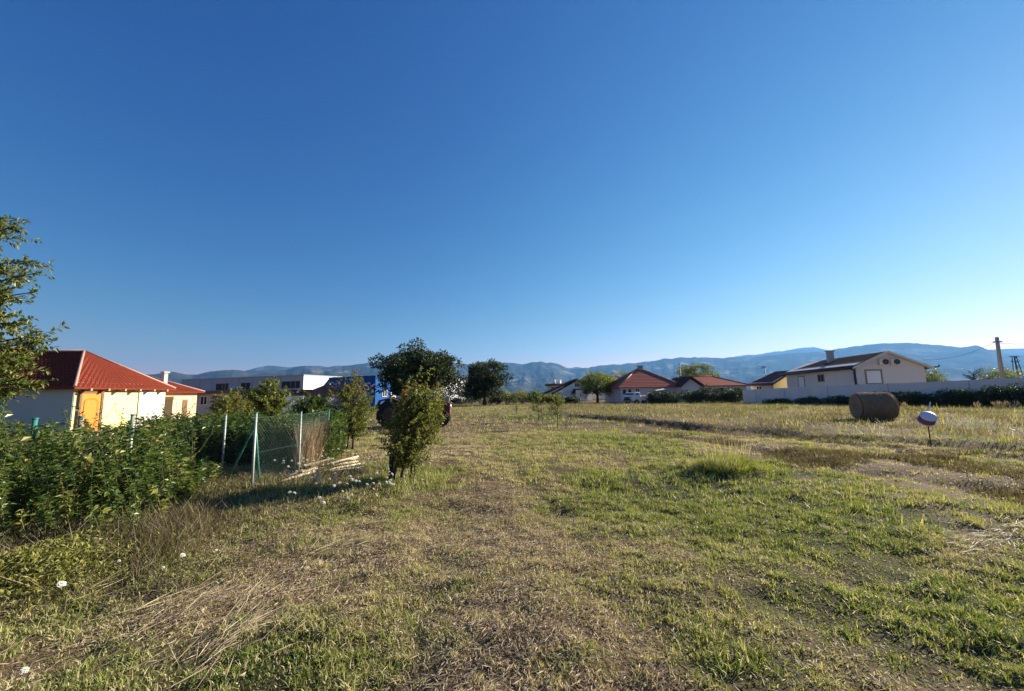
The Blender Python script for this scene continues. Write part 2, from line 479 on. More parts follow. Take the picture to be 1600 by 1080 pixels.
def crown(lv, c, rad, ncl, clr, nl, ll, lw, tint=(0.0, 1.0), bottom=-0.7, shell=0.55):
    """foliage as many leaf clumps spread over and through an uneven crown"""
    c = np.asarray(c, float); rad = np.asarray(rad, float)
    k = 0; out = []
    while k < ncl:
        u = unit(RNG.normal(size=(1, 3)))[0]
        if u[2] < bottom: continue
        lump = 0.84 + 0.32 * N2.one(np.array([u[0] * 2.3 + c[0]]), np.array([u[1] * 2.3 + u[2] * 2.9 + c[1]]))[0]
        r = RNG.uniform(shell, 1.0) * lump
        p = c + u * rad * r
        s = clr * RNG.uniform(0.6, 1.3)
        n = int(nl * (s / clr) ** 2)
        o = unit(RNG.normal(size=(n, 3))); o[:, 2] *= 0.75
        pos = p + o * s * RNG.uniform(0.55, 1.05, (n, 1))
        tb = RNG.uniform(*tint)
        d = o * 0.8 + RNG.normal(size=(n, 3)) * 0.6 + np.array([0, 0, -0.2])
        lv.add(pos, d, ll * RNG.uniform(0.6, 1.3, n), lw * RNG.uniform(0.7, 1.2, n), np.clip(tb + RNG.normal(size=n) * 0.15, 0, 1), o + RNG.normal(size=(n, 3)) * 0.5)
        out.append((p, s)); k += 1
    return out

def tree(name, label, cat, base, top, rad, zc, ncl, clr, nl, ll, lw, m, trunk_r, group=None, fork=0.3, tint=(0, 1), bottom=-0.7, shell=0.5):
    """tapered trunk with limbs into a crown of leaf clumps; base = ground point, zc = crown centre height"""
    t = thing(name, label, cat, base, 0, group)
    lv = Leaves()
    cl = crown(lv, (0, 0, zc), rad, ncl, clr, nl, ll, lw, tint, bottom, shell)
    tk = MB()
    fz = max(0.25, (zc - rad[2]) + rad[2] * fork)
    tk.tube([(0, 0, -0.1), (0.02, 0, fz * 0.5), (0.03, 0.02, fz), (0.0, 0.05, zc + rad[2] * 0.3)], [trunk_r * 1.25, trunk_r, trunk_r * 0.85, trunk_r * 0.25], 8)
    for i in range(min(len(cl), 16)):
        p = cl[i * len(cl) // min(len(cl), 16)][0]
        z0 = random.uniform(fz * 0.8, max(fz, zc))
        a = Vector((0.02, 0.02, z0)); b = Vector(p)
        mid = a.lerp(b, 0.5) + Vector((0, 0, 0.12 * rad[2]))
        tk.tube([a, mid, b], [trunk_r * 0.4, trunk_r * 0.22, trunk_r * 0.07], 5, False)
    tk.build('trunk', M_BARK, t)
    lv.build('crown', m, t)
    return t

# ------------------------------------------------------------------ ground sheet and mountains
def build_ground():
    n = 620
    u = np.linspace(-1, 1, n)
    gx = 3.0 * np.sinh(8.9 * u) * 0.99
    gy = 4.0 + 3.0 * np.sinh(8.9 * u) * 0.99
    X, Y = np.meshgrid(gx, gy)
    x, y = X.ravel(), Y.ravel()
    z = height(x, y)
    v = np.stack([x, y, z], 1)
    i = np.arange(n * n).reshape(n, n)
    f = np.stack([i[:-1, :-1].ravel(), i[:-1, 1:].ravel(), i[1:, 1:].ravel(), i[1:, :-1].ravel()], 1)
    g = greenness(x, y) * 0.75 + 0.2
    tint = np.clip(g * (1 - 0.85 * bareness(x, y)), 0, 1)
    far = np.hypot(x, y) > 80
    tint = np.where(far, 0.5 + 0.4 * (N3.fbm(x, y, 0.02, 2) - 0.3), tint)
    o = np_mesh('ground', v, f, M_GROUND, None, tint, True)
    o['kind'] = 'structure'; o['label'] = 'dry grassy field with soil showing through'
build_ground()

def mountain_mat(name, a, b, c):
    m = bpy.data.materials.new(name)
    t, n, l = nodes_of(m)
    p = n['Principled BSDF']; p.inputs['Roughness'].default_value = 1.0; p.inputs['Specular IOR Level'].default_value = 0.0
    tc = n.new('ShaderNodeTexCoord')
    nz = n.new('ShaderNodeTexNoise'); nz.inputs['Scale'].default_value = 0.0022; nz.inputs['Detail'].default_value = 9; nz.inputs['Roughness'].default_value = 0.68
    l.new(tc.outputs['Object'], nz.inputs['Vector'])
    rp = n.new('ShaderNodeValToRGB')
    rp.color_ramp.elements.new(0.5)
    for e, (q, k) in zip(rp.color_ramp.elements, ((0.38, a), (0.55, b), (0.68, c))):
        e.position = q; e.color = (*k, 1)
    l.new(nz.outputs['Fac'], rp.inputs[0]); l.new(rp.outputs[0], p.inputs['Base Color'])
    return m
M_MOUNT = mountain_mat('mountain_scrub', (0.014, 0.02, 0.016), (0.05, 0.05, 0.038), (0.26, 0.235, 0.20))
def mountains(name, sky_px, r_foot, r_ridge, r_back, seed, label):
    az, el = [], []
    for px, py in sky_px:
        d = ray(px, py)
        az.append(math.atan2(d.x, d.y)); el.append(d.z / math.hypot(d.x, d.y))
    A = np.linspace(az[0], az[-1], 900)
    E = np.interp(A, az, el)
    nz = VNoise(seed)
    E = E * (1 + 0.07 * (nz.fbm(A * 60, A * 0, 1.0, 5) - 0.5))
    K = 70
    T = np.linspace(0, 1, K)
    rows = []
    for t in T:
        if t < 0.78:
            s = t / 0.78
            r = r_foot + (r_ridge - r_foot) * s
            rid = 0.5 + 0.5 * np.abs(2 * nz.fbm(A * 26 + s * 1.2, A * 0 + s * 2.0, 1.0, 4) - 1)
            spur = (nz.fbm(A * 40, A * 0 + s * 3.0, 1.0, 4) - 0.5)
            h = E * r_ridge * np.clip(s ** 1.25 * (1 - (1 - s) * s * 0.9 * rid * 1.2) + spur * 0.95 * s * (1 - s), 0, 0.97 + 0.03 * s)
            h = np.minimum(h, E * r * (0.999 if s < 1 else 1.0))
        else:
            s = (t - 0.78) / 0.22
            r = r_ridge + (r_back - r_ridge) * s
            h = E * r_ridge * (1 - 0.8 * s)
        rows.append(np.stack([np.sin(A) * r, np.cos(A) * r, h + CAMZ - 3 * (1 - min(1, t * 8))], 1))
    v = np.concatenate(rows)
    n = len(A)
    i = np.arange(n * K).reshape(K, n)
    f = np.stack([i[:-1, :-1].ravel(), i[:-1, 1:].ravel(), i[1:, 1:].ravel(), i[1:, :-1].ravel()], 1)
    o = np_mesh(name, v, f, M_MOUNT, None, None, True)
    o['kind'] = 'structure'; o['label'] = label
SKY_NEAR = [(-900, 600), (-400, 596), (-100, 592), (100, 590), (200, 588), (240, 584), (265, 580), (300, 587), (330, 580), (365, 577), (395, 580), (450, 577), (475, 570), (500, 574),
            (520, 572), (545, 570), (575, 567), (600, 566), (660, 567), (740, 568), (790, 566), (815, 568), (845, 564), (870, 568), (890, 577), (930, 572), (975, 568), (1000, 566),
            (1050, 559), (1100, 557), (1130, 559), (1180, 557), (1230, 552), (1290, 548), (1345, 540), (1380, 535), (1420, 534), (1450, 537), (1500, 543), (1525, 539), (1545, 546),
            (1580, 553), (1620, 555), (1750, 548), (2100, 545), (3200, 560)]
SKY_FAR = [(-900, 612), (-300, 600), (200, 592), (260, 581), (285, 584), (340, 586), (385, 578), (415, 572), (432, 571), (460, 574), (500, 571), (520, 576), (600, 580), (780, 584), (880, 576), (900, 573), (930, 578),
           (1050, 566), (1120, 561), (1175, 553), (1240, 545), (1270, 542), (1300, 547), (1400, 552), (1500, 548), (1560, 545), (1600, 543), (1700, 540), (2100, 550), (3200, 570)]
mountains('mountains', SKY_NEAR, 3600, 7200, 9000, 21, 'long scrub covered mountain range along the horizon')
mountains('mountains', SKY_FAR, 8200, 10400, 11600, 33, 'paler mountain peaks beyond the nearer range')

# ------------------------------------------------------------------ houses
def slope(mb, A, B, C, D, rows, seg, amp=0.03, pitch_w=0.25):
    """tiled roof plane: eave A-B, ridge D-C; stepped courses, pantile waves"""
    A, B, C, D = map(Vector, (A, B, C, D))
    e = (B - A).normalized()
    nrm = (B - A).cross(D - A).normalized()
    if nrm.z < 0: nrm = -nrm
    for r in range(rows):
        ring = []
        for t, lift in ((r / rows, amp), ((r + 1) / rows, amp * 0.15)):
            p0, p1 = A.lerp(D, t), B.lerp(C, t)
            row = []
            for k in range(seg + 1):
                p = p0.lerp(p1, k / seg)
                w = 0.022 * math.sin(2 * math.pi * p.dot(e) / pitch_w) if seg > 8 else 0.0
                row.append(p + nrm * (lift + w))
            ring.append(row)
        b = len(mb.v)
        fl = ring[0] + ring[1]
        n = seg + 1
        # riser of the course below
        p0, p1 = A.lerp(D, r / rows), B.lerp(C, r / rows)
        fl += [p0.lerp(p1, k / seg) - nrm * 0.02 for k in range(n)]
        f = [(k, k + 1, n + k + 1, n + k) for k in range(seg)] + [(2 * n + k, 2 * n + k + 1, k + 1, k) for k in range(seg)]
        mb.add(fl, f)

def house(name, label, cat, loc, rotz, L, Wd, eave, rise, hipl, hipr, wallm, roofm, over=0.45, base=-0.3, tiles=(14, 60), ridge=M_RIDGE, ridge_r=0.065, group=None, hipin=None):
    t = thing(name, label, cat, loc, rotz, group)
    tp = rise / (Wd / 2)
    zr = eave + rise
    w = MB()
    poly_g = [(0, base), (Wd, base), (Wd, eave), (Wd / 2, zr - 0.06), (0, eave)]
    poly_h = [(0, base), (Wd, base), (Wd, eave), (0, eave)]
    w.add([(0, 0, base), (L, 0, base), (L, 0, eave), (0, 0, eave)], [(0, 1, 2, 3)])
    w.add([(0, Wd, base), (L, Wd, base), (L, Wd, eave), (0, Wd, eave)], [(3, 2, 1, 0)])
    for x, h in ((0, hipl), (L, hipr)):
        pl = poly_h if h else poly_g
        w.add([(x, y, z) for y, z in pl], [tuple(range(len(pl)))])
    w.build('wall', wallm, t)
    o = over
    ze = eave - o * tp
    hi = hipin or Wd / 2
    a = hi if hipl else -o
    b = L - hi if hipr else L + o
    if hipl and hipr and b < a: a = b = L / 2
    c = [Vector((-o, -o, ze)), Vector((L + o, -o, ze)), Vector((L + o, Wd + o, ze)), Vector((-o, Wd + o, ze))]
    rl, rr = Vector((a, Wd / 2, zr)), Vector((b, Wd / 2, zr))
    rf = MB()
    rows, seg = tiles
    slope(rf, c[0], c[1], rr, rl, rows, seg)
    slope(rf, c[2], c[3], rl, rr, rows, seg)
    if hipl: slope(rf, c[3], c[0], rl, rl, rows, max(4, int(seg * Wd / L)))
    if hipr: slope(rf, c[1], c[2], rr, rr, rows, max(4, int(seg * Wd / L)))
    dz = Vector((0, 0, -0.10))
    und = [(c[0], c[1], rr, rl), (c[2], c[3], rl, rr)]
    if hipl: und.append((c[3], c[0], rl))
    if hipr: und.append((c[1], c[2], rr))
    for pl in und:
        rf.add([p + dz for p in pl], [tuple(range(len(pl)))])
    ed = [(c[0], c[1]), (c[2], c[3])]
    ed += [(c[3], c[0])] if hipl else [(c[3], rl), (rl, c[0])]
    ed += [(c[1], c[2])] if hipr else [(c[1], rr), (rr, c[2])]
    for p, q in ed:
        rf.add([p + dz, q + dz, q + Vector((0, 0, 0.01)), p + Vector((0, 0, 0.01))], [(0, 1, 2, 3)])
    roof = rf.build('roof', roofm, t)
    rg = MB()
    up = Vector((0, 0, 0.03))
    if (rr - rl).length > 0.1: rg.tube([rl + up, rr + up], ridge_r, 8)
    if hipl: rg.tube([c[0] + up, rl + up], ridge_r, 8); rg.tube([c[3] + up, rl + up], ridge_r, 8)
    if hipr: rg.tube([c[1] + up, rr + up], ridge_r, 8); rg.tube([c[2] + up, rr + up], ridge_r, 8)
    rg.build('ridge_tiles', ridge, roof)
    t['_d'] = 0
    return t, roof
FACE = {'front': lambda L, Wd: Matrix.Identity(4),
        'right': lambda L, Wd: Matrix.Translation((L, 0, 0)) @ Matrix.Rotation(R(90), 4, 'Z'),
        'left': lambda L, Wd: Matrix.Translation((0, Wd, 0)) @ Matrix.Rotation(R(-90), 4, 'Z')}
def window(t, dims, face, x0, x1, z0, z1, fr=M_WHITE, pane=M_GLASS, name='window', mull=True, b=0.07):
    Mx = FACE[face](*dims)
    f = MB()
    for lo, hi in (((x0, -0.06, z0), (x0 + b, 0.02, z1)), ((x1 - b, -0.06, z0), (x1, 0.02, z1)), ((x0 + b, -0.06, z0), (x1 - b, 0.02, z0 + b)), ((x0 + b, -0.06, z1 - b), (x1 - b, 0.02, z1))):
        f.box(lo, hi, Mx)
    if mull: f.box(((x0 + x1) / 2 - b / 2, -0.055, z0 + b), ((x0 + x1) / 2 + b / 2, 0.02, z1 - b), Mx)
    w = f.build(name, fr, t)
    MB().box((x0 + b, -0.03, z0 + b), (x1 - b, 0.015, z1 - b), Mx).build('pane', pane, w)
    return w
def chimney(roof, x, y, z0, z1, s, m, cap=True):
    c = MB().box((x - s, y - s, z0), (x + s, y + s, z1))
    if cap: c.box((x - s - 0.08, y - s - 0.08, z1), (x + s + 0.08, y + s + 0.08, z1 + 0.12))
    return c.build('chimney', m, roof)

# the cream house beside the hedge
ZE = P(118, 604, 20.7).z + 0.22
apex = P(124, 549, 23.4)
t, roof = house('cream_house', 'cream house with red hipped roof and orange door on its sunlit side', 'house', (P(118, 604, 20.7).x - 10, 20.7, 0), 0, 10, 5.4, ZE, apex.z - ZE,
                True, True, M_CREAM, M_ROOF_RED, 0.36, -0.5, (15, 130))
D = (10, 5.4)
MB().box((0, -0.03, -0.5), (9.97, -0.002, ZE - 0.05)).build('front_wall_shade', mat('grey_green_wall_shade', (0.42, 0.48, 0.45), 0.9, (0.36, 0.41, 0.39), 1.0, 0.6, 0.1, 40), t)  # thin sheet over the cream wall; its grey-green colour carries the wall's shade
# right-hand face: x runs from the near corner backwards
def zpx(px, py, Y): return P(px, py, Y).z
Mr = FACE['right'](*D)
dr = MB().box((0.28, -0.09, -0.3), (1.28, 0.0, 2.02), Mr)
do = dr.build('door', M_DOOR, t)
pn = MB()
arch = [(0.42, 0.15), (1.14, 0.15), (1.14, 1.55)] + [(0.78 + 0.36 * math.cos(a), 1.55 + 0.22 * math.sin(a)) for a in np.linspace(0.2, math.pi - 0.2, 9)] + [(0.42, 1.55)]
arch_i = [(0.78 + (x - 0.78) * 0.82, 0.95 + (z - 0.95) * 0.9) for x, z in arch]
n = len(arch)
vv = [Mr @ Vector((x, -0.115, z)) for x, z in arch] + [Mr @ Vector((x, -0.092, z)) for x, z in arch_i]
pn.add(vv, [(i, (i + 1) % n, n + (i + 1) % n, n + i) for i in range(n)])
pn.build('door_panel', M_DOOR, do)
MB().box((1.1, -0.15, 0.9), (1.2, -0.092, 0.94), Mr).box((1.12, -0.13, 0.84), (1.16, -0.092, 1.0), Mr).build('handle', M_METAL, do)
MB().box((0.17, -0.12, -0.3), (0.28, -0.002, 2.13), Mr).box((1.28, -0.12, -0.3), (1.40, -0.002, 2.13), Mr).box((0.28, -0.12, 2.02), (1.28, -0.002, 2.13), Mr).build('door_frame', M_DOORFR, t)
for k in range(6):
    x = 0.35 + k * 0.93
    MB().box((x - 0.05, -0.5, ZE - 0.45), (x + 0.05, 0.0, ZE - 0.32), Mr).build('rafter', M_TIMBER, t)
MB().box((3.55, -0.06, -0.5), (5.35, -0.002, ZE - 0.3), Mr).build('white_annex_wall', M_OFFWHITE, t)
MB().box((0.0, -0.02, ZE - 0.5), (D[1], -0.003, ZE - 0.45), Mr).build('eave_board', M_TIMBER, t)

# the house behind it
q = P(312, 612, 36)
t, roof = house('red_roof_house', 'house with bright red roof and chimney behind the cream house', 'house', (q.x - 10.9, 33, 0), R(-14), 9, 6, 2.5, 1.45, True, True, M_PEACH, M_ROOF_RED, 0.4, -0.5, (12, 80))
c = P(258, 583, 34)
inv = Matrix.Rotation(R(14), 3, 'Z')
lc = inv @ (Vector((c.x, c.y, 0)) - Vector(t.location))
chimney(roof, lc.x, lc.y, 2.2, c.z, 0.15, M_GREYWALL)
a, b = P(271, 620, 31), P(297, 620, 33)
t = thing('peach_annex', 'small peach coloured annex with pale parapet right of the cream house', 'annex', (a.x, a.y, 0), math.atan2(b.y - a.y, b.x - a.x))
Ln = (b - a).xy.length
MB().box((0, 0, -0.5), (Ln, 3.0, a.z - 0.18)).build('wall', M_PEACH, t)
MB().box((-0.1, -0.1, a.z - 0.18), (Ln + 0.1, 3.1, a.z + 0.02)).build('parapet', M_CREAM, t)
MB().box((Ln * 0.55, -0.04, -0.3), (Ln * 0.85, -0.004, 1.6)).build('door', M_DOORFR, t)

# long low grey building with dark eave
a, b = P(284, 612, 46), P(415, 611, 42)
t = thing('grey_outbuilding', 'long low grey outbuilding with dark eave behind the hedge', 'building', (a.x, a.y, 0), math.atan2(b.y - a.y, b.x - a.x))
Ln = (b - a).xy.length
MB().box((0, 0, -0.3), (Ln, 6, a.z - 0.1)).build('wall', M_GREYWALL, t)
MB().prism([(-0.5, a.z - 0.35), (Ln + 0.5, a.z - 0.35), (Ln + 0.5, a.z), (-0.5, a.z)], -0.6, 6.5).build('roof', M_GUTTER, t)
for k in range(3):
    x = Ln * (0.25 + 0.25 * k)
    window(t, (Ln, 6), 'front', x, x + 1.1, 1.0, 2.0)

# industrial hall
a, b, e = P(284, 594, 125), P(474, 587, 111), P(520, 591, 133)
zt = (a.z + b.z) / 2
ang = math.atan2(b.y - a.y, b.x - a.x)
t = thing('industrial_hall', 'large grey industrial hall with white end wall and window band', 'building', (a.x, a.y, 0), ang)
Ln = (b - a).xy.length
MB().add([(0, 0, -0.3), (Ln, 0, -0.3), (Ln, 0, zt), (0, 0, zt), (0, 24, -0.3), (Ln - 0.02, 24, -0.3), (Ln - 0.02, 24, zt), (0, 24, zt)], [(0, 1, 2, 3), (4, 7, 6, 5), (0, 3, 7, 4), (3, 2, 6, 7)]).build('wall', M_GREYW, t)
MB().box((Ln, 0.02, -0.3), (Ln + 0.15, 24, zt)).build('end_wall', M_WHITE, t)
MB().box((-0.2, -0.15, zt), (Ln + 0.3, 24.2, zt + 0.25)).build('roof_edge', M_METAL, t)
for x0, x1 in ((0.31, 0.42), (0.52, 0.60), (0.72, 0.80), (0.84, 0.98)):
    wz = P(330, 604, 120).z
    window(t, (Ln, 24), 'front', Ln * x0, Ln * x1, wz - 1.3, wz + 0.9, M_METAL, M_GLASS, 'window', True, 0.12)
for k in range(9):
    MB().box((Ln * (k + 0.5) / 9 - 0.06, -0.05, 0), (Ln * (k + 0.5) / 9 + 0.06, -0.002, zt)).build('panel_joint', M_METAL, t)

# blue building
a, b = P(513, 589, 62), P(587, 588, 58)
t = thing('blue_building', 'dark blue clad building with bright blue sunlit side behind the oak', 'building', (a.x, a.y, 0), math.atan2(b.y - a.y, b.x - a.x))
Ln = (b - a).xy.length
h = b.z
MB().prism([(-1.6, -0.3), (Ln, -0.3), (Ln, h), (0.2, h), (-1.6, h - 1.6)], 0, 5.5).build('wall', M_NAVY, t)
MB().box((-0.1, -0.1, h), (Ln + 0.1, 5.6, h + 0.12)).build('roof_edge', M_GUTTER, t)
window(t, (Ln, 5.5), 'right', 1.4, 2.4, 1.6, 2.6, M_WHITE)
MB().box((3.2, -0.06, -0.2), (4.4, -0.003, 2.2), FACE['right'](Ln, 5.5)).build('door', M_WHITE, t)
for k in range(7):
    MB().box((Ln * (k + 0.6) / 7 - 0.02, -0.04, 0), (Ln * (k + 0.6) / 7 + 0.02, -0.002, h)).build('cladding_rib', M_NAVY, t)

# brown roofed shed
a = P(480, 618, 44)
t, roof = house('brown_roof_shed', 'small shed with old brown tiled roof behind the shrubs', 'shed', (P(476, 618, 44).x, 44, 0), R(-8), 3.0, 3.2, P(480, 618, 44).z + 0.2, 0.95, True, True, M_GREYWALL, M_ROOF_OLD, 0.35, -0.3, (8, 20), M_ROOF_OLD, 0.06)
window(t, (3.0, 3.2), 'front', 0.9, 1.7, 0.7, 1.4)

# white low wall behind the shrubs
a, b = P(395, 621, 34), P(452, 622, 34)
t = thing('white_garden_wall', 'bright white garden wall showing between the shrubs', 'wall', (a.x, a.y, 0), R(25))
MB().box((0, 0, -0.2), (3.8, 0.25, a.z)).build('wall', M_WHITE, t)
MB().box((-0.05, -0.06, a.z), (3.85, 0.31, a.z + 0.07)).build('coping', M_CONC, t)

# white block behind the oaks
a, b, e = P(682, 590, 100), P(722, 593, 93), P(729, 594, 93)
a = P(682, 590, 88)
t = thing('white_block', 'white flat roofed block between the two oaks', 'building', (a.x, 88, 0), R(55))
MB().box((0, 0, -0.3), (8.4, 7, a.z)).build('wall', M_WHITE, t)
MB().box((-0.15, -0.15, a.z), (8.55, 7.15, a.z + 0.15)).build('roof_edge', M_METAL, t)
for k in range(2): window(t, (8.4, 7), 'front', 5.2 + k * 1.7, 6.0 + k * 1.7, a.z - 1.9, a.z - 1.2)
MB().box((8.42, 0.3, -0.3), (10.2, 5, a.z - 0.5)).build('annex', M_GREYW, t)  # added box, its grey standing in for the block's shaded right face

# house with dark roof in the middle distance
a = P(858, 611, 84)
t, roof = house('dark_roof_house', 'white house with steep dark roof and two gable windows', 'house', (P(866, 611, 84).x, 84, 0), 0, 6.9, 9, P(866, 614, 84).z, 1.2, False, False, M_WHITE, M_ROOF_DARK, 0.4, -0.3, (5, 8), M_ROOF_DARK)
bpy.data.objects.remove(roof.children[0], do_unlink=True)
bpy.data.objects.remove(roof, do_unlink=True)
for ch in list(t.children): bpy.data.objects.remove(ch, do_unlink=True)
def lp(px, py): return P(px, py, 84) - Vector(t.location)
pts = [lp(868, 634), lp(926, 634), lp(926, 608), lp(901, 595.5), lp(868, 614)]
MB().prism([(p.x, p.z) for p in pts], 0, 9).build('wall', M_WHITE, t)
ap, lo, hi_ = lp(901, 594), lp(846, 619), lp(928, 608)
rf = MB().prism([(lo.x, lo.z), (ap.x, ap.z), (ap.x, ap.z + 0.32), (lo.x - 0.1, lo.z + 0.3)], -0.5, 9.3)
rf.prism([(ap.x, ap.z), (hi_.x, hi_.z), (hi_.x + 0.1, hi_.z + 0.3), (ap.x, ap.z + 0.32)], -0.5, 9.3)
rf.build('roof', M_ROOF_DARK, t)
for px in (899.7, 902.8):
    p = lp(px, 601.5)
    window(t, (1, 1), 'front', p.x - 0.22, p.x + 0.22, p.z - 0.4, p.z + 0.4, M_WHITE, M_GLASS, 'window', False, 0.04)
p0, p1 = lp(893, 628), lp(914, 607.5)
cn = MB().prism([(p0.x, p1.z - 0.9), (p0.x + 0.5, p1.z), (p1.x, p1.z), (p1.x, p1.z - 0.25), (p0.x + 0.6, p1.z - 0.25), (p0.x + 0.2, p1.z - 1.0)], -2.4, -0.02)
cn.build('porch_roof', M_ROOF_DARK, t)
MB().box((p0.x + 0.6, -2.3, -0.2), (p1.x, -0.05, p1.z - 0.26)).build('porch', M_OFFWHITE, t)
window(t, (1, 1), 'front', lp(884, 0).x, lp(888, 0).x, 0.8, 1.8)
# lower wing with the two white chimneys
a, b = P(857, 602, 95), P(900, 602, 95)
t = thing('brown_roof_wing', 'low brown roofed house with two white chimneys', 'house', (a.x, a.y, 0))
Ln = b.x - a.x
MB().box((0, 0, -0.3), (Ln, 6, a.z - 0.15)).build('wall', M_OFFWHITE, t)
rf = MB().prism([(-0.4, a.z - 0.15), (Ln, a.z - 0.15), (Ln, a.z + 0.35), (-0.4, a.z + 0.35)], -0.5, 6.4).build('roof', M_ROOF_OLD, t)
for px in (867, 875.5):
    x = P(px, 600, 95).x - a.x
    Mc = Matrix.Translation((x, 1.3, 0)) @ Matrix.Rotation(R(48), 4, 'Z')
    zc = P(px, 594, 95).z
    MB().box((-0.3, -0.3, a.z + 0.2), (0.3, 0.3, zc), Mc).box((-0.36, -0.36, zc), (0.36, 0.36, zc + 0.1), Mc).build('chimney', M_WHITE, rf)
window(t, (Ln, 6), 'front', 0.6, 1.5, a.z - 1.4, a.z - 0.4)

# red roof behind the tree
a, b = P(944, 596, 96), P(990, 596, 96)
t, roof = house('far_red_house', 'distant house with long faded red roof behind the green tree', 'house', (a.x, 96, 0), 0, b.x - a.x, 7, a.z, 1.3, False, True, M_OFFWHITE, M_ROOF_OLD, 0.3, -0.3, (6, 8), M_ROOF_OLD)
window(t, (b.x - a.x, 7), 'front', 2.0, 3.2, 1.5, 2.6)

# lilac house with hipped roof
YA = 57
a, b = P(969, 606, YA), P(1066, 601, YA)
Lh = b.x - a.x
ze = P(1000, 602, YA).z
ap = P(1021, 577, YA + 4)
WA = 8.0
t, roof = house('lilac_house', 'lilac house with faded red hipped roof beside the dark bushes', 'house', (a.x, YA, 0), R(3), Lh, WA, ze, P(1020, 577, YA + 4).z - ze, True, True, M_LILAC, M_ROOF_FAR, 0.45, -0.3, (12, 8), M_RIDGE, 0.1)
D = (Lh, WA)
def hx(px): return P(px, 610, YA).x - a.x
for px, w_ in ((975.5, 0.3), (984, 0.3)):
    window(t, D, 'front', hx(px) - w_, hx(px) + w_, zpx(px, 617, YA), zpx(px, 608, YA), M_OFFWHITE, M_GLASS, 'window', False)
window(t, D, 'front', hx(993), hx(1000), zpx(995, 613, YA), zpx(995, 607, YA))
window(t, D, 'front', hx(1039), hx(1043), zpx(1040, 611, YA), zpx(1040, 605, YA), M_OFFWHITE, M_GLASS, 'window', False)
aw = MB().add([(hx(1020), -0.02, zpx(1020, 609, YA)), (hx(1037), -0.02, zpx(1037, 607, YA)), (hx(1037), -1.6, zpx(1037, 609, YA)), (hx(1020), -1.6, zpx(1020, 611.5, YA)),
               (hx(1020), -0.02, zpx(1020, 608, YA)), (hx(1037), -0.02, zpx(1037, 606, YA)), (hx(1037), -1.6, zpx(1037, 608, YA)), (hx(1020), -1.6, zpx(1020, 610.5, YA))],
              [(0, 1, 2, 3), (4, 5, 6, 7), (0, 1, 5, 4), (1, 2, 6, 5), (2, 3, 7, 6), (3, 0, 4, 7)])
aw.build('awning', M_OFFWHITE, t)
chimney(roof, hx(1017) + 0.2, WA / 2, ap.z - 0.9, ap.z + 0.45, 0.3, M_METAL)
# long house with gabled porch
YB = 58
a, b = P(1082, 602, YB), P(1168, 600, YB)
Lh = b.x - a.x
ze = P(1120, 601, YB).z
t, roof = house('gabled_house', 'long low house with faded red roof and small gable facing the field', 'house', (a.x, YB, 0), R(2), Lh, 6.5, ze, P(1120, 588, YB + 3.2).z - ze, False, True, M_PINK, M_ROOF_FAR, 0.35, -0.3, (9, 8), M_ROOF_FAR, 0.07)
g0, g1, gt = P(1061, 604, YB - 2) - Vector(t.location), P(1097, 603, YB - 2) - Vector(t.location), P(1077.5, 590.5, YB - 2) - Vector(t.location)
gw = MB().prism([(g0.x + 0.3, -0.3), (g1.x - 0.3, -0.3), (g1.x - 0.3, g1.z), (gt.x, gt.z - 0.15), (g0.x + 0.3, g0.z)], -2, 4)
gw.build('gable_wall', M_PINK, t)
gr = MB().prism([(g0.x, g0.z - 0.1), (gt.x, gt.z - 0.02), (gt.x, gt.z + 0.22), (g0.x - 0.1, g0.z + 0.1)], -2.4, 3.5)
gr.prism([(gt.x, gt.z - 0.02), (g1.x, g1.z - 0.1), (g1.x + 0.1, g1.z + 0.1), (gt.x, gt.z + 0.22)], -2.4, 3.5)
gr.build('gable_roof', M_ROOF_DARK, t)
window(t, (Lh, 6.5), 'front', 3.4, 4.6, 1.0, 2.1)
window(t, (Lh, 6.5), 'front', 6.0, 7.0, 1.0, 2.1)

# big pale house on the right
YC = 40
cor, far_ = P(1336, 570, YC), P(1228, 582, 54)
along = (far_ - cor); along.z = 0
ang = math.atan2(along.y, along.x) - R(90)
LG = 5.9
ze = cor.z
t, roof = house('pale_house', 'large pale house with dark roof, chimney and two wall fans', 'house', (cor.x, cor.y, 0), ang, 1, 1, 1, 1, False, False, M_PINK, M_ROOF_DARK, 0.3, -0.3, (2, 2))
for o in [c for c in t.children_recursive]: bpy.data.objects.remove(o, do_unlink=True)
# local frame: x along the gable (to the right), y backwards along the long side
LS = along.length
ri = Matrix.Rotation(-ang, 3, 'Z')
def loc_of(p): return ri @ (p - Vector(t.location))
rise = P(1386, 549, YC - 0.5).z - ze
xr = LG * 0.46
zr_ = P(1440, 572, 39).z
MB().prism([(0, -0.3), (LG, -0.3), (LG, ze - 0.15), (xr, ze + rise - 0.1), (0, ze)], 0, LS).build('wall', M_PINK, t)
rf = MB()
yb = LS - 4.0
A0, A1 = Vector((-0.5, -0.45, ze - 0.3)), Vector((-0.5, LS + 0.4, ze - 0.3))
R0, R1 = Vector((xr, -0.45, ze + rise)), Vector((xr, yb, ze + rise))
B0, B1 = Vector((LG + 0.5, -0.45, ze - 0.45)), Vector((LG + 0.5, LS + 0.4, ze - 0.45))
slope(rf, A1, A0, R0, R1, 12, 8)
slope(rf, B0, B1, R1, R0, 12, 8)
slope(rf, B1, A1, R1, R1, 12, 8)
dz = Vector((0, 0, -0.14))
for pl in ((A1, A0, R0, R1), (B0, B1, R1, R0), (B1, A1, R1)):
    rf.add([p + dz for p in pl], [tuple(range(len(pl)))])
for p, q in ((A0, A1), (B0, B1), (A1, B1)):
    rf.add([p + dz, q + dz, q, p], [(0, 1, 2, 3)])
roof = rf.build('roof', M_ROOF_DARK, t)
vg = MB()
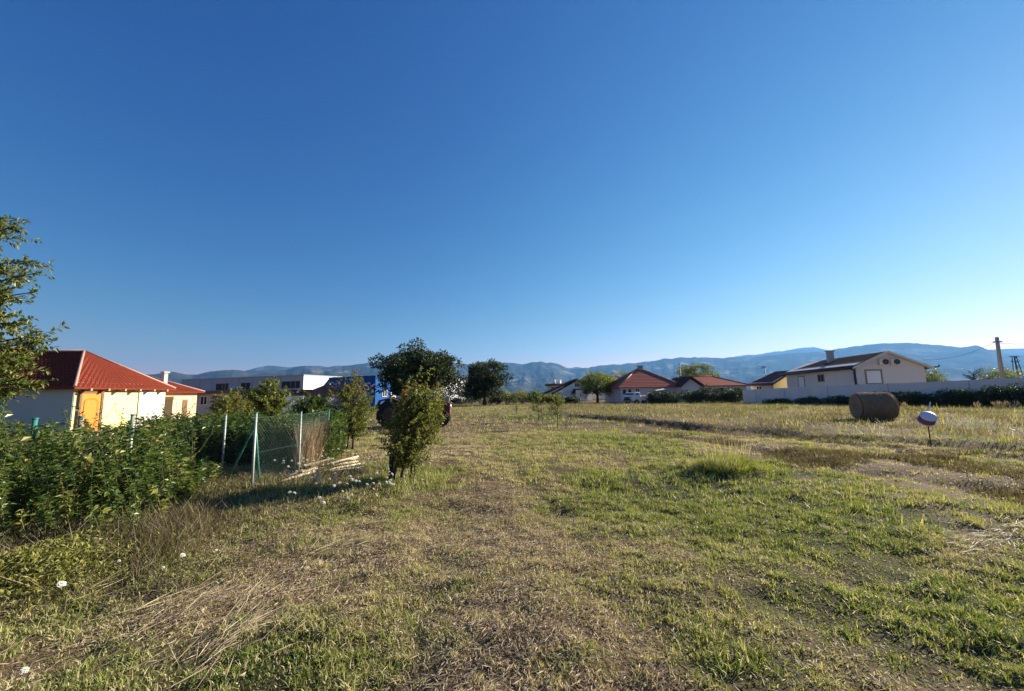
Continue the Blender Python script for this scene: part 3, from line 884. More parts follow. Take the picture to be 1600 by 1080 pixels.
for p, q in ((A0, R0), (B0, R0)):
    f0 = Vector((0, -0.03, 0))
    vg.add([p + f0 + Vector((0, 0, -0.16)), q + f0 + Vector((0, 0, -0.16)), q + f0 + Vector((0, 0, 0.03)), p + f0 + Vector((0, 0, 0.03)),
            p + Vector((0, 0.4, -0.16)), q + Vector((0, 0.4, -0.16)), q + Vector((0, 0.4, -0.02)), p + Vector((0, 0.4, -0.02))], [(0, 1, 2, 3), (0, 4, 5, 1), (3, 2, 6, 7)])
vg.build('verge_board', M_PINK, roof)
MB().tube([A0 + Vector((-0.05, 0, 0.0)), A1 + Vector((-0.05, 0, 0.0))], 0.09, 6).build('gutter', M_GUTTER, roof)
MB().tube([(-0.45, 0.05, ze - 0.35), (-0.12, 0.05, ze - 0.6), (-0.1, 0.05, 0)], 0.09, 6).build('downpipe', M_GUTTER, t)
pc = P(1299, 556, 47)
lc = loc_of(pc)
chimney(roof, xr * 0.7, lc.y, ze + rise * 0.5, P(1299, 549.5, 47).z, 0.27, M_GREYWALL)
D = (LG, LS)
def gxz(px, py): p = loc_of(P(px, py, 39.7)); return p.x, p.z
x0, z0 = gxz(1355, 601); x1, z1 = gxz(1376, 577)
window(t, D, 'front', x0, x1, z0, z1, M_STAKE, M_WHITE, 'shutter', False, 0.14)
sd = [(1247, 1257, 606, 588, M_WHITE, 'door'), (1278, 1288, 597, 585, M_GLASS, 'window')]
for pa, pb, ya, yb_, pm, nm in sd:
    # positions on the long side by angle
    def side_y(px):
        d = ray(px, 590); d2 = Vector((d.x, d.y))
        o = Vector((cor.x, cor.y)); v = Vector((along.x, along.y)).normalized()
        # cam + s*d2 = o + k*v
        det = d2.x * (-v.y) - (-v.x) * d2.y
        k = (d2.x * o.y - d2.y * o.x) / (d2.y * v.x - d2.x * v.y)
        return k
    ka, kb = side_y(pa), side_y(pb)
    k0, k1 = min(ka, kb), max(ka, kb)
    Yk = cor.y + (k0 + k1) / 2 * along.normalized().y
    window(t, D, 'left', LS - k1, LS - k0, zpx((pa + pb) / 2, ya, Yk), zpx((pa + pb) / 2, yb_, Yk), M_STAKE, pm, nm, nm == 'window', 0.1)
for px in (1377, 1392.5):
    cx, cz = gxz(px, 566)
    ac = MB().box((cx - 0.42, -0.32, cz - 0.3), (cx + 0.36, -0.03, cz + 0.3)).build('fan_unit', M_OFFWHITE, t, 0.02)
    fn = MB()
    Mf = Matrix.Translation((cx + 0.08, -0.322, cz)) @ Matrix.Rotation(R(90), 4, 'X')
    fn.lathe([(0.27, 0.0), (0.27, 0.03), (0.23, 0.03), (0.23, 0.006), (0.02, 0.006)], Mf, 20)
    fn.build('fan_grille', M_GUTTER, ac)
MB().tube([(LG + 0.45, -0.3, ze - 0.45), (LG + 0.95, -0.3, ze - 0.42), (LG + 1.05, -0.3, ze - 0.25)], 0.07, 6).build('spout', M_GUTTER, roof)
MB().box((LG - 0.05, 0.2, ze - 1.0), (LG + 0.3, 1.2, ze - 0.6)).build('bracket', M_GREYWALL, t)

# small cream gabled house left of it
a, b, c = P(1172, 598, 60), P(1206, 597, 56), P(1229, 597, 59)
t = thing('cream_gable_house', 'small house with dark red roof and sunlit cream gable', 'house', (a.x, a.y, 0), math.atan2(b.y - a.y, b.x - a.x))
Lf = (b - a).xy.length
ze = b.z
zr = P(1206, 580, 58).z
MB().box((0, 0, -0.3), (Lf, 6.8, ze)).build('wall', M_PINK, t)
MB().prism([(0.0, -0.3), (6.8, -0.3), (6.8, ze), (3.4, zr - 0.1), (0.0, ze)], 0.003, 0.2, Matrix.Translation((Lf, 0, 0)) @ Matrix.Rotation(R(90), 4, 'Z') @ Matrix.Translation((0, -0.21, 0))).build('gable_wall', M_CREAM, t)
rf = MB()
e0, e1, r0, r1 = Vector((-0.4, -0.45, ze - 0.35)), Vector((Lf + 0.55, -0.45, ze - 0.35)), Vector((1.2, 3.4, zr)), Vector((Lf + 0.55, 3.4, zr))
b0, b1 = Vector((-0.4, 7.25, ze - 0.35)), Vector((Lf + 0.55, 7.25, ze - 0.35))
slope(rf, e0, e1, r1, r0, 9, 8)
slope(rf, b1, b0, r0, r1, 9, 8)
slope(rf, b0, e0, r0, r0, 9, 8)
for pl in ((e0, e1, r1, r0), (b1, b0, r0, r1), (b0, e0, r0)): rf.add([p + dz for p in pl], [tuple(range(len(pl)))])
for p, q in ((e0, e1), (b0, b1), (e1, r1), (r1, b1), (e0, b0)): rf.add([p + dz, q + dz, q, p], [(0, 1, 2, 3)])
rf.build('roof', mat('dark_red_tile', (0.17, 0.07, 0.06), 0.85, (0.10, 0.045, 0.04), 1.5, 0.7, 0.2, 20), t)
window(t, (Lf, 6.8), 'front', 1.2, 2.2, 1.2, 2.2)

# long pale boundary wall
WALLPX = [(1160, 609.5, 47), (1250, 605, 41.5), (1340, 601, 37), (1440, 597.5, 33), (1600, 590, 28), (1900, 577, 22)]
t = thing('boundary_wall', 'long pale concrete boundary wall in front of the houses', 'wall', (0, 0, 0))
w = MB(); cp = MB()
pts = [P(*p) for p in WALLPX]
nseg = 0
for p, q in zip(pts[:-1], pts[1:]):
    d = (q - p); d.z = 0; L = d.length; d.normalize(); nrm = Vector((-d.y, d.x, 0)) * 0.2
    for side, mb, z0, z1 in ((0, w, (-0.4, -0.4), (p.z, q.z)),):
        mb.add([(p.x, p.y, z0[0]), (q.x, q.y, z0[1]), (q.x, q.y, z1[1]), (p.x, p.y, z1[0]), (p.x + nrm.x, p.y + nrm.y, z0[0]), (q.x + nrm.x, q.y + nrm.y, z0[1]), (q.x + nrm.x, q.y + nrm.y, z1[1]), (p.x + nrm.x, p.y + nrm.y, z1[0])],
               [(0, 1, 2, 3), (7, 6, 5, 4), (3, 2, 6, 7), (0, 3, 7, 4), (1, 5, 6, 2)])
w.build('wall', M_CONC, t)
for p, q in zip(pts[:-1], pts[1:]):
    k = max(1, int((q - p).length // 3))
    for i in range(k):
        r_ = p.lerp(q, (i + 0.5) / k)
        MB().box((r_.x - 0.02, r_.y - 0.012, -0.3), (r_.x + 0.02, r_.y + 0.05, r_.z - 0.03)).build('expansion_joint', M_GREYWALL, t)

# ------------------------------------------------------------------ trees
def tree_px(name, label, cat, bx, by, top, x0, x1, Y, zb, ncl, clr, nl, ll, lw, m, tr, **k):
    """crown between picture columns x0..x1, from height zb up to picture row top"""
    b = P(bx, by, Y); b.z = 0
    ztop = P(bx, top, Y).z
    rx = (P(x1, 600, Y).x - P(x0, 600, Y).x) / 2
    cx = (P(x1, 600, Y).x + P(x0, 600, Y).x) / 2
    zc = (ztop + zb) / 2; rz = (ztop - zb) / 2
    b.x = cx
    return tree(name, label, cat, b, None, (rx, rx * k.pop('deep', 0.9), rz), zc, ncl, clr, nl, ll, lw, m, tr, **k)
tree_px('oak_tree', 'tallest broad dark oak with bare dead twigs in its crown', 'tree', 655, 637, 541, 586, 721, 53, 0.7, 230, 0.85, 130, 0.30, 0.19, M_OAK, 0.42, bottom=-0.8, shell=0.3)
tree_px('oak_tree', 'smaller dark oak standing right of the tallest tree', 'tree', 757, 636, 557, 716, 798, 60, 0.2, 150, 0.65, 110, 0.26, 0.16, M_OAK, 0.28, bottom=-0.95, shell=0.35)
# bare limb in the big oak
tree_px('green_tree', 'mid green tree with leaning trunk before the white house', 'tree', 938, 632, 580, 903, 962, 62, 0.7, 110, 0.6, 100, 0.2, 0.1, M_YOUNG, 0.2, tint=(0.2, 0.75))
tree_px('poplar_tree', 'thin pale feathery tree behind the long red roof', 'tree', 970, 625, 578, 952, 992, 104, 3.0, 40, 0.7, 50, 0.3, 0.12, M_PALELEAF, 0.2)
tree_px('yellow_tree', 'bright yellow green tree rising behind the red roofs', 'tree', 1085, 620, 566, 1058, 1116, 84, 1.5, 80, 0.75, 80, 0.3, 0.15, M_PALELEAF, 0.25)
tree_px('far_bush', 'dry yellowish bush right of the pale house', 'bush', 1455, 600, 580, 1436, 1480, 62, 1.0, 40, 0.6, 60, 0.25, 0.12, M_PALELEAF, 0.1)
tree_px('far_bush', 'round green bush behind the wall under the leaning pole', 'bush', 1558, 600, 575, 1532, 1590, 52, 0.8, 46, 0.55, 70, 0.22, 0.1, M_YOUNG, 0.1, tint=(0.1, 0.8))
# bare little tree
b = P(1523, 600, 50)
t = thing('bare_tree', 'small bare branched tree against the blue mountain', 'tree', (b.x, b.y, 0))
mb = MB()
zt = P(1523, 573, 50).z
mb.tube([(0, 0, -0.1), (0.05, 0, zt * 0.6), (0.0, 0, zt * 0.8)], [0.1, 0.07, 0.05], 6)
for k in range(26):
    a_ = random.uniform(0, 6.28); z0 = zt * random.uniform(0.55, 0.8)
    mb.tube([(0.02, 0, z0), (0.5 * math.cos(a_), 0.5 * math.sin(a_), z0 + 0.4), (0.95 * math.cos(a_ + 0.2), 0.95 * math.sin(a_ + 0.2), z0 + random.uniform(0.4, 0.9))], [0.035, 0.022, 0.01], 4, False)
mb.build('trunk', M_BARK, t)

# hedge row below the oaks: shrubs one can tell apart
HR = [(700, 606, 612, 40, M_DARKBUSH, 'dark low shrub under the left side of the smaller oak'), (728, 604, 611, 36, M_DARKBUSH, 'dark shrub directly beneath the smaller oak'),
      (765, 606, 612, 40, M_DARKBUSH, 'dark shrub at the right foot of the smaller oak'), (790, 608, 611, 36, M_YOUNG, 'olive green shrub lit on top, left in the hedge row'),
      (815, 609, 612, 34, M_YOUNG, 'olive green shrub in the middle of the hedge row'), (838, 611, 614, 30, M_DARKBUSH, 'dark shrub ending the hedge row behind the saplings'), (862, 614, 618, 28, M_YOUNG, 'low shrub in front of the two white chimneys'), (892, 619, 621, 26, M_DARKBUSH, 'low dark shrub in front of the dark roofed house')]
for px, _, top, hw, m, lab in HR:
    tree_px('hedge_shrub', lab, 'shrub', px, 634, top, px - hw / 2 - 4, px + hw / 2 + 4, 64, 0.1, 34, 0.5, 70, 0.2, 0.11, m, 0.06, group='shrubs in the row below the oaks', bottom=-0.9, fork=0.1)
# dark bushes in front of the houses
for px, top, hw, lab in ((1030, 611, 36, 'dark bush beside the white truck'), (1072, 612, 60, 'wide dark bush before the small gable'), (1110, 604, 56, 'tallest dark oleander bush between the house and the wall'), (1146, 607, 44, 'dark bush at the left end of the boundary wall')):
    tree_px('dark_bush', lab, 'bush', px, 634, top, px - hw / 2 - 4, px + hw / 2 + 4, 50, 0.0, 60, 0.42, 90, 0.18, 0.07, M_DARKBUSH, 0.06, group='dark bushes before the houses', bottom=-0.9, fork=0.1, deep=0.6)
# ivy along the wall
IV = [(1215, 624, 40), (1262, 622, 46), (1310, 619, 40), (1350, 616, 36), (1392, 612, 44), (1432, 612, 44), (1472, 610, 46), (1512, 607, 46), (1552, 605, 46), (1595, 601, 50), (1650, 598, 60)]
for k, (px, top, hw) in enumerate(IV):
    Yw = np.interp(px, [p[0] for p in WALLPX], [p[2] for p in WALLPX]) - 1.1
    tree_px('wall_shrub', ['dark low shrub at the near foot of the pale wall', 'dark leafy shrub against the pale wall'][k > 3] + ', ' + ['first', 'second', 'third', 'fourth', 'fifth', 'sixth', 'seventh', 'eighth', 'ninth', 'tenth', 'last'][k] + ' from its left end', 'shrub',
            px, 635, top + 1, px - hw / 2 - 5, px + hw / 2 + 5, float(Yw), -0.1, 46, 0.36, 90, 0.14, 0.07, M_DARKBUSH, 0.05, group='shrubs along the pale wall', bottom=-0.9, fork=0.1, deep=0.55)
# pale dry plumes before the ivy
for k, px in enumerate((1415, 1528, 1558, 1568, 1575, 1590)):
    g_ = gpz(px, 641 if px > 1500 else 640)
    g_ = P(px, 640, 25.5 if px > 1500 else 27.5); g_.z = gz(g_.x, g_.y)
    lv = Leaves()
    n = 34
    lv.add(np.array([0, 0, 0]) + RNG.normal(size=(n, 3)) * [0.12, 0.08, 0.0] + np.array([[0, 0, 1]]) * RNG.uniform(0, 0.35, (n, 1)), RNG.normal(size=(n, 3)) * 0.25 + [0, 0, 1], 0.25, 0.025, RNG.uniform(0.6, 1, n))
    o = lv.build('dry_plume', M_STRAW)
    o.location = g_
    tag(o, 'pale dry grass plume in front of the dark wall shrubs', 'grass', 'pale plumes before the wall shrubs')

# ------------------------------------------------------------------ left side: thicket, laurel hedge, bushes
def thicket():
    t = thing('thicket', 'dense dark green leafy thicket swallowing the wire fence on the left', 'shrub', (0, 0, 0))
    lv, st = Leaves(), MB()
    front = [(-60, 905), (0, 878), (60, 862), (120, 858), (180, 856), (230, 845), (270, 815), (300, 790), (330, 765), (345, 745)]
    fx = [gp(*p) for p in front]
    k = 0
    while k < 430:
        px = random.uniform(-120, 335)
        i = np.interp(px, [p[0] for p in front], [p[1] for p in front])
        f = gp(px, i)
        u = random.random() ** 0.8
        yb = f.y + 0.10 + u * (7.1 - f.y if px < 300 else 0.8)
        xb = f.x / f.y * yb
        # height profile: top row of the mass in the picture
        top = np.interp(px, [-150, 0, 60, 150, 210, 260, 300, 345], [640, 655, 662, 668, 664, 668, 695, 740])
        zt_ = P(px, top, 6.3).z if px < 300 else P(px, top, 6.0).z
        frac = 0.30 + 0.70 * min(1, (yb - f.y) / 1.3)
        h = zt_ * frac * random.uniform(0.72, 1.10)
        if random.random() < 0.05: h *= 1.2
        lean = Vector((random.gauss(0, 0.14), random.gauss(-0.16, 0.12), 0)) * h
        b = (xb, yb, gz(xb, yb) - 0.02)
        shoot(lv, st, b, (xb + lean.x, yb + lean.y, b[2] + h), int(24 + 40 * h), *random.choice(((0.10, 0.05), (0.085, 0.042), (0.07, 0.03), (0.055, 0.026))), random.choice(((0.0, 0.9), (0.0, 0.9), (0.1, 0.7), (0.5, 0.95), (0.9, 1.0))), 0.06, 0.008, 1.0, 0.05, 0.9)
        k += 1
    st.build('stems', M_STEM, t)
    lv.build('foliage', M_SHRUB, t)
thicket()
def laurel():
    t = thing('laurel_hedge', 'clipped laurel hedge with sunlit top behind the wire fence', 'hedge', (0, 0, 0))
    lv, st = Leaves(), MB()
    A = Vector((-9.2, 8.9)); B = Vector((-4.35, 9.75))
    def put(n, A, B, depth):
        d = (B - A).normalized(); nr = Vector((-d.y, d.x))
        for _ in range(n):
            s = random.random(); w = random.random()
            p = A.lerp(B, s) + nr * (w * depth)
            h = (0.88 + 0.30 * w) * random.uniform(0.9, 1.1)
            shoot(lv, st, (p.x, p.y, 0), (p.x + random.gauss(0, 0.12), p.y + random.gauss(0, 0.12), h), 46, 0.11, 0.05, (0.0, 1.0), 0.04, 0.01, 1.0, 0.05, 0.1)
    put(520, A, B, 1.6)
    st.build('stems', M_STEM, t)
    lv.build('foliage', M_LAUREL, t)
laurel()
# sprigs standing up out of the hedge in front of the cream walls
for px, top, Y, lab in ((150, 628, 7.6, 'leafy sprig rising before the cream house door'), (232, 632, 8.2, 'thin sprig rising before the white annex wall'), (292, 628, 8.4, 'taller sprig before the peach annex')):
    b = P(px, 660, Y)
    t = thing('hedge_sprig', lab, 'shrub', (b.x, b.y, 0), 0, 'sprigs above the hedge')
    lv, st = Leaves(), MB()
    for k in range(7):
        h = P(px, top, Y).z * random.uniform(0.85, 1.0)
        shoot(lv, st, (random.gauss(0, 0.1), 0, 0.3), (random.gauss(0, 0.28), random.gauss(0, 0.15), h), 34, 0.06, 0.03, (0, 0.8), 0.08, 0.008)
    st.build('stems', M_STEM, t); lv.build('foliage', M_SHRUB, t)

def bush(name, label, cat, base, pxl, pxr, top, Y, nshoot, nleaf, ll, lw, m, zlow, stems, tint, red=0.0, group=None, lean=0.0):
    t = thing(name, label, cat, base, 0, group)
    lv, st = Leaves(), MB()
    x0, x1 = P(pxl, 640, Y).x - base.x, P(pxr, 640, Y).x - base.x
    zt_ = P((pxl + pxr) / 2, top, Y).z - base.z
    xc = (x0 + x1) / 2; rx = (x1 - x0) / 2
    for (sx, sy, r) in stems:
        st.tube([(sx, sy, -0.05), (sx * 1.05 + 0.02, sy, zlow * 0.6), (sx * 0.6 + xc * 0.4, sy, zlow + 0.3), (xc + sx * 0.4, 0, zt_ * 0.8)], [r * 1.2, r, r * 0.8, r * 0.3], 6)
    for k in range(nshoot):
        u = Vector((random.gauss(0, 1), random.gauss(0, 1), random.gauss(0.1, 1))).normalized()
        zc = (zlow + zt_) / 2; rz = (zt_ - zlow) / 2
        e = random.uniform(0.5, 1.0) * random.choice((0.8, 0.95, 1.05, 1.2))
        tip = Vector((xc + u.x * rx * e + lean * u.z * rx, u.y * rx * 0.95 * e, zc + u.z * rz * e))
        s = Vector((xc * 0.5 + random.gauss(0, 0.06), random.gauss(0, 0.06), max(zlow * 0.7, tip.z - random.uniform(0.25, 0.7))))
        s = s.lerp(tip, 0.3)
        tn = tint
        if red and tip.z > zt_ - 0.45 and random.random() < red: tn = (0.93, 1.0)
        shoot(lv, st, s, tip, nleaf, ll, lw, tn, 0.1, 0.007, 1.0, 0.1, 0.4)
    st.build('stems', M_BARK, t)
    lv.build('foliage', m, t)
    return t
b = gpz(622, 752)
t = bush('young_fruit_tree', 'bushy young fruit tree with reddish top shoots beside the flowers', 'tree', b, 592, 704, 586, b.y, 370, 30, 0.056, 0.030, M_YOUNG, 0.22, [(-0.10, 0, 0.035), (0.04, 0.05, 0.03), (0.2, 0.05, 0.022), (0.28, 0.0, 0.018)], (0.2, 0.95), 0.12, lean=0.25)
lv, st = Leaves(), MB()
shoot(lv, st, (0.05, 0, 0.55), (-0.48, -0.05, 0.66), 26, 0.05, 0.026, (0, 0.8), 0.05, 0.008)
st.build('low_branch', M_BARK, t); lv.build('branch_leaves', M_YOUNG, t)
b2 = gpz(545, 701)
bush('young_fruit_tree', 'young fruit tree beside the dry stalks at the fence end', 'tree', b2, 508, 592, 584, b2.y, 260, 30, 0.068, 0.036, M_YOUNG, 0.35, [(-0.05, 0, 0.03), (0.1, 0.02, 0.03)], (0.0, 0.9), 0.12)
b3 = P(440, 640, 19); b3.z = 0
bush('garden_bush', 'large loose garden bush before the grey outbuilding', 'bush', b3, 372, 456, 592, 19, 230, 36, 0.12, 0.065, M_YOUNG, 0.3, [(0.0, 0, 0.05), (-0.3, 0.1, 0.04)], (0.0, 0.85))
b3 = P(360, 640, 17); b3.z = 0
bush('garden_bush', 'lower spiky garden bush left of the large loose one', 'bush', b3, 322, 392, 606, 17, 150, 32, 0.11, 0.055, M_YOUNG, 0.2, [(0.0, 0, 0.04)], (0.2, 1.0))
b3 = P(490, 640, 22); b3.z = 0
bush('garden_bush', 'dark wide garden bush below the brown shed roof', 'bush', b3, 448, 530, 612, 22, 150, 34, 0.13, 0.07, M_SHRUB, 0.2, [(0.0, 0, 0.05)], (0.0, 0.7))

# tree at the left edge
def edge_tree():
    base = Vector((-7.45, 5.0, 0))
    t = thing('edge_tree', 'tree reaching leafy branches in from the left edge', 'tree', base)
    lv, st = Leaves(), MB()
    st.tube([(0, 0, -0.1), (0.03, 0, 1.2), (-0.02, 0, 2.6), (0, 0, 4.3)], [0.11, 0.09, 0.06, 0.02], 8)
    br = [(48, 352, 4.6), (20, 345, 4.8), (84, 425, 4.6), (60, 408, 4.7), (30, 415, 4.5), (78, 456, 4.7), (40, 450, 4.5), (82, 522, 4.6), (55, 505, 4.8), (30, 495, 4.5), (84, 545, 4.7), (75, 535, 4.6), (20, 470, 4.6),
          (72, 572, 4.6), (60, 590, 4.7), (40, 605, 4.6), (25, 560, 4.4), (15, 618, 4.6), (50, 612, 4.8), (10, 585, 4.7), (40, 570, 4.5), (28, 530, 4.6), (62, 555, 4.9), (-20, 400, 4.6), (-30, 480, 4.5), (-30, 560, 4.6), (-10, 350, 4.7), (50, 580, 4.5), (5, 600, 4.5), (30, 590, 4.8), (66, 600, 4.6), (-5, 540, 4.6), (12, 425, 4.6)]
    for px, py, Y in br:
        tip = P(px - 20 if px > 0 else px, py, Y) - base
        s = Vector((0, 0, max(0.8, tip.z - 0.25 + random.gauss(0, 0.1))))
        st.tube([s, s.lerp(tip, 0.55) + Vector((0, 0, 0.08)), tip], [0.022, 0.012, 0.004], 5, False)
        for k in range(14):
            f = random.uniform(0.35, 0.97)
            a = s.lerp(tip, f) + Vector((0, 0, 0.06 * (1 - f)))
            e = a + Vector((random.uniform(0.05, 0.24), random.gauss(0, 0.16), random.gauss(0.02, 0.06)))
            if e.x > tip.x + 0.03: e.x = tip.x + 0.03
            shoot(lv, st, a, e, 16, 0.065, 0.029, (0.0, 1.0), 0.08, 0.004, 0.9, 0.05, 0.15, 3)
        shoot(lv, st, s.lerp(tip, 0.7), tip, 16, 0.055, 0.024, (0.0, 1.0), 0.03, 0.004, 0.8, 0.05, 0.1, 3)
    # the rest of the crown, outside the picture
    for k in range(90):
        a_ = random.uniform(1.8, 4.5); r_ = random.uniform(0.3, 1.3); z = random.uniform(1.5, 4.4)
        s = Vector((0, 0, z - 0.3)); tip = Vector((math.cos(a_) * r_, math.sin(a_) * r_, z))
        shoot(lv, st, s, tip, 30, 0.055, 0.024, (0, 1), 0.06, 0.01, 0.9, 0.3)
    st.build('trunk', M_BARK, t)
    lv.build('foliage', M_EDGE, t)
edge_tree()

# ------------------------------------------------------------------ wire fence
c0 = gpz(393, 768); c1 = gpz(466, 742); c2 = gpz(511, 716)
corner = c0
t = thing('wire_fence', 'wire mesh fence with pale steel posts and green braces at its corner', 'fence', (0, 0, 0))
FT = 1.31
def post(p, top, m, r=0.024, lean=(0, 0)):
    o = MB().tube([(p.x, p.y, p.z - 0.2), (p.x + lean[0], p.y + lean[1], top)], r, 8).build('post', m, t)
    MB().tube([(p.x + lean[0], p.y + lean[1], top), (p.x + lean[0], p.y + lean[1], top + 0.02)], r * 1.25, 8).build('post_cap', M_GREENP, o)
post(c0, P(398, 646, c0.y).z, M_GALV, 0.021)
post(c1, P(469, 644, c1.y).z, M_GALV, 0.018)
post(c2, P(514, 642, c2.y).z, M_GREENP, 0.022)
left = []
for px, py, Y, m, r in ((208, 649, 6.95, M_GALV, 0.032), (127, 652, 6.75, M_STAKE, 0.035), (55, 655, 6.5, M_GREENP, 0.032), (-40, 657, 6.3, M_GREENP, 0.03)):
    p = P(px, py, Y); z = p.z; p.z = 0
    post(p, z, m, r); left.append((p, z))
p_ = P(353, 649, 9.15); z_ = p_.z; p_.z = 0
post(p_, z_, M_GALV, 0.022)
def brace(a, b): MB().tube([a, b], 0.019, 6).build('brace', M_GREENP, t)
tp = Vector((c0.x, c0.y, P(398, 664, c0.y).z))
g_ = gpz(344, 757); brace(tp, (g_.x, g_.y + 0.15, 0.0))
g_ = gpz(408, 738); brace(tp, (c0.x - 0.13, c0.y + 0.42, 0.0))
def mesh_run(p, q, h, name='wire_mesh', z0=0.04):
    mb = MB()
    d = Vector((q.x - p.x, q.y - p.y, 0)); L = d.length; d.normalize()
    n = int((L + h) / 0.075)
    def pt(s, z):
        sag = 0.03 * math.sin(s * 2.1 + z * 1.4)
        return Vector((p.x + d.x * s - d.y * sag, p.y + d.y * s + d.x * sag, z))
    for sgn in (1, -1):
        for k in range(n + 1):
            s0 = k * 0.075 - h
            # line s = s0 + u (z rises with u), clipped to the panel
            u0, u1 = max(0, -s0), min(h - z0, L - s0)
            if u1 - u0 < 0.03: continue
            a = (s0 + u0, z0 + u0); b = (s0 + u1, z0 + u1)
            if sgn < 0: a, b = (L - a[0], a[1]), (L - b[0], b[1])
            mb.tube([pt(*a), pt((a[0] + b[0]) / 2, (a[1] + b[1]) / 2), pt(*b)], 0.0011, 3, False)
    for z in (z0 + 0.02, 0.62, h - 0.01):
        mb.tube([pt(s, z) for s in np.linspace(0, L, 8)], 0.0022, 4, False)
    o = mb.build(name, M_WIRE, t)
mesh_run(c0, c1, 1.24)
mesh_run(c1, c2, 1.22)
prev = c0
for p, z in left:
    mesh_run(prev, p, 1.2)
    prev = p

# ------------------------------------------------------------------ poles and planks beside the fence
PL = [((446, 745), (541, 721), 0.026, 0.06), ((470, 738), (557, 716), 0.03, 0.12), ((480, 737), (559, 722), 0.024, 0.05), ((498, 731), (560, 714), 0.022, 0.17), ((476, 729), (520, 717), 0.026, 0.18), ((490, 743), (563, 727), 0.022, 0.03), ((436, 755), (492, 738), 0.03, 0.03), ((515, 739), (568, 732), 0.02, 0.02)]
LABS = ['long pale pole lowest on the left of the timber stack', 'thick pale plank across the middle of the timber stack', 'pale plank on the front side of the timber stack', 'pale split pole lying highest on the stack', 'short pale pole on top of the stack beside the dry stalks',
        'thin pale board lying low at the front of the stack', 'weathered pole end poking out toward the corner post', 'single short board on the grass right of the stack']
for k, (a, b, r, z) in enumerate(PL):
    A, B = gp(a[0], a[1], 0.05 + z * 0.5), gp(b[0], b[1], 0.05 + z)
    g0_ = max(gz(A.x, A.y), gz(B.x, B.y)); A.z += g0_ * 0.5; B.z += g0_ * 0.5
    d = (B - A); L = d.length
    M = Matrix.Translation(A) @ d.to_track_quat('X', 'Z').to_matrix().to_4x4()
    mb = MB()
    if k % 3 == 1:
        mb.box((0, -r * 1.6, -r * 0.5), (L, r * 1.6, r * 0.5), M)
    else:
        mb.tube([M @ Vector((0, 0, 0)), M @ Vector((L * 0.5, random.gauss(0, 0.015), random.gauss(0, 0.01))), M @ Vector((L, 0, 0))], [r, r * 0.95, r * 0.82], 8)
    o = mb.build('timber_pole', M_PLANK, None, 0.004 if k % 3 == 1 else 0)
    tag(o, LABS[k], 'pole', 'timber poles stacked by the fence')

# ------------------------------------------------------------------ saplings with stakes
def sapling(base, top, x0, x1, Y, zlow, label, n, dense, stakes, ll=0.075):
    t = thing('sapling', label, 'tree', base, 0, 'saplings in the field')
    lv, st = Leaves(), MB()
    zt_ = P((x0 + x1) / 2, top, Y).z - base.z
    rx = (P(x1, 620, Y).x - P(x0, 620, Y).x) / 2
    st.tube([(0, 0, -0.05), (0.02, 0, zlow), (0, 0, zt_ * 0.85)], [0.022, 0.018, 0.007], 6)
    for k in range(n):
        z = random.uniform(zlow, zt_ * 0.9)
        a_ = random.uniform(0, 6.28); e = rx * random.uniform(0.5, 1.0) * (1 - 0.5 * max(0, (z - zlow) / (zt_ - zlow)) ** 2)
        shoot(lv, st, (0, 0, max(zlow * 0.85, z - 0.25)), (e * math.cos(a_), e * math.sin(a_), z + random.uniform(0, 0.15)), dense, ll, ll * 0.5, (0.0, 0.85), 0.08, 0.006, 1, 0.15, 0.4)
    st.build('trunk', M_BARK, t)
    lv.build('crown', M_YOUNG, t)
s1 = gpz(841, 658); s2 = gpz(871, 669); s3 = gpz(807, 648)
sapling(s1, 604, 828, 862, s1.y, 0.65, 'dark leafy sapling tied to a thick stake', 44, 16, 1, 0.10)
sapling(s2, 608, 858, 892, s2.y, 0.75, 'rounder olive sapling with a white ribbon on its stem', 44, 16, 1, 0.085)
sapling(s3, 619, 800, 816, s3.y, 0.4, 'smallest sapling, farthest left of the three', 18, 14, 0, 0.09)
def stake(a, top, label, m=M_STAKE, r=0.028, lean=0.0):
    o = MB().tube([(0, 0, -0.1), (lean, 0, top)], [r, r * 0.9], 7).build('stake', m)
    o.location = a
    tag(o, label, 'stake', 'wooden stakes beside saplings')
stake(gpz(847.5, 659), 0.95, 'thick brown stake beside the dark leafy sapling')
stake(gpz(884, 668), 0.62, 'short wooden stake right of the ribboned sapling', r=0.024, lean=0.06)
stake(gpz(538, 701), 0.75, 'left stake under the young fruit tree by the fence', M_STEM)
stake(gpz(552, 699), 0.8, 'right stake under the young fruit tree by the fence', M_STEM)
stake(gpz(611, 756), 0.62, 'black stake at the foot of the bushy young fruit tree', M_TYRE, 0.045)
y_ = s2.y
rb = MB()
pp = [P(874, 640, y_), P(877, 645, y_), P(881, 648, y_), P(885, 651, y_)]
for p, q in zip(pp[:-1], pp[1:]):
    rb.add([p + Vector((0, 0, 0.03)), q + Vector((0, 0, 0.03)), q - Vector((0, 0, 0.03)), p - Vector((0, 0, 0.03)), p + Vector((0, 0.01, 0.03)), q + Vector((0, 0.01, 0.03)), q + Vector((0, 0.01, -0.03)), p + Vector((0, 0.01, -0.03))],
           [(0, 1, 2, 3), (7, 6, 5, 4), (0, 4, 5, 1), (3, 2, 6, 7)])
tag(rb.build('ribbon', M_LID), 'white tie ribbon between sapling stem and short stake', 'ribbon')

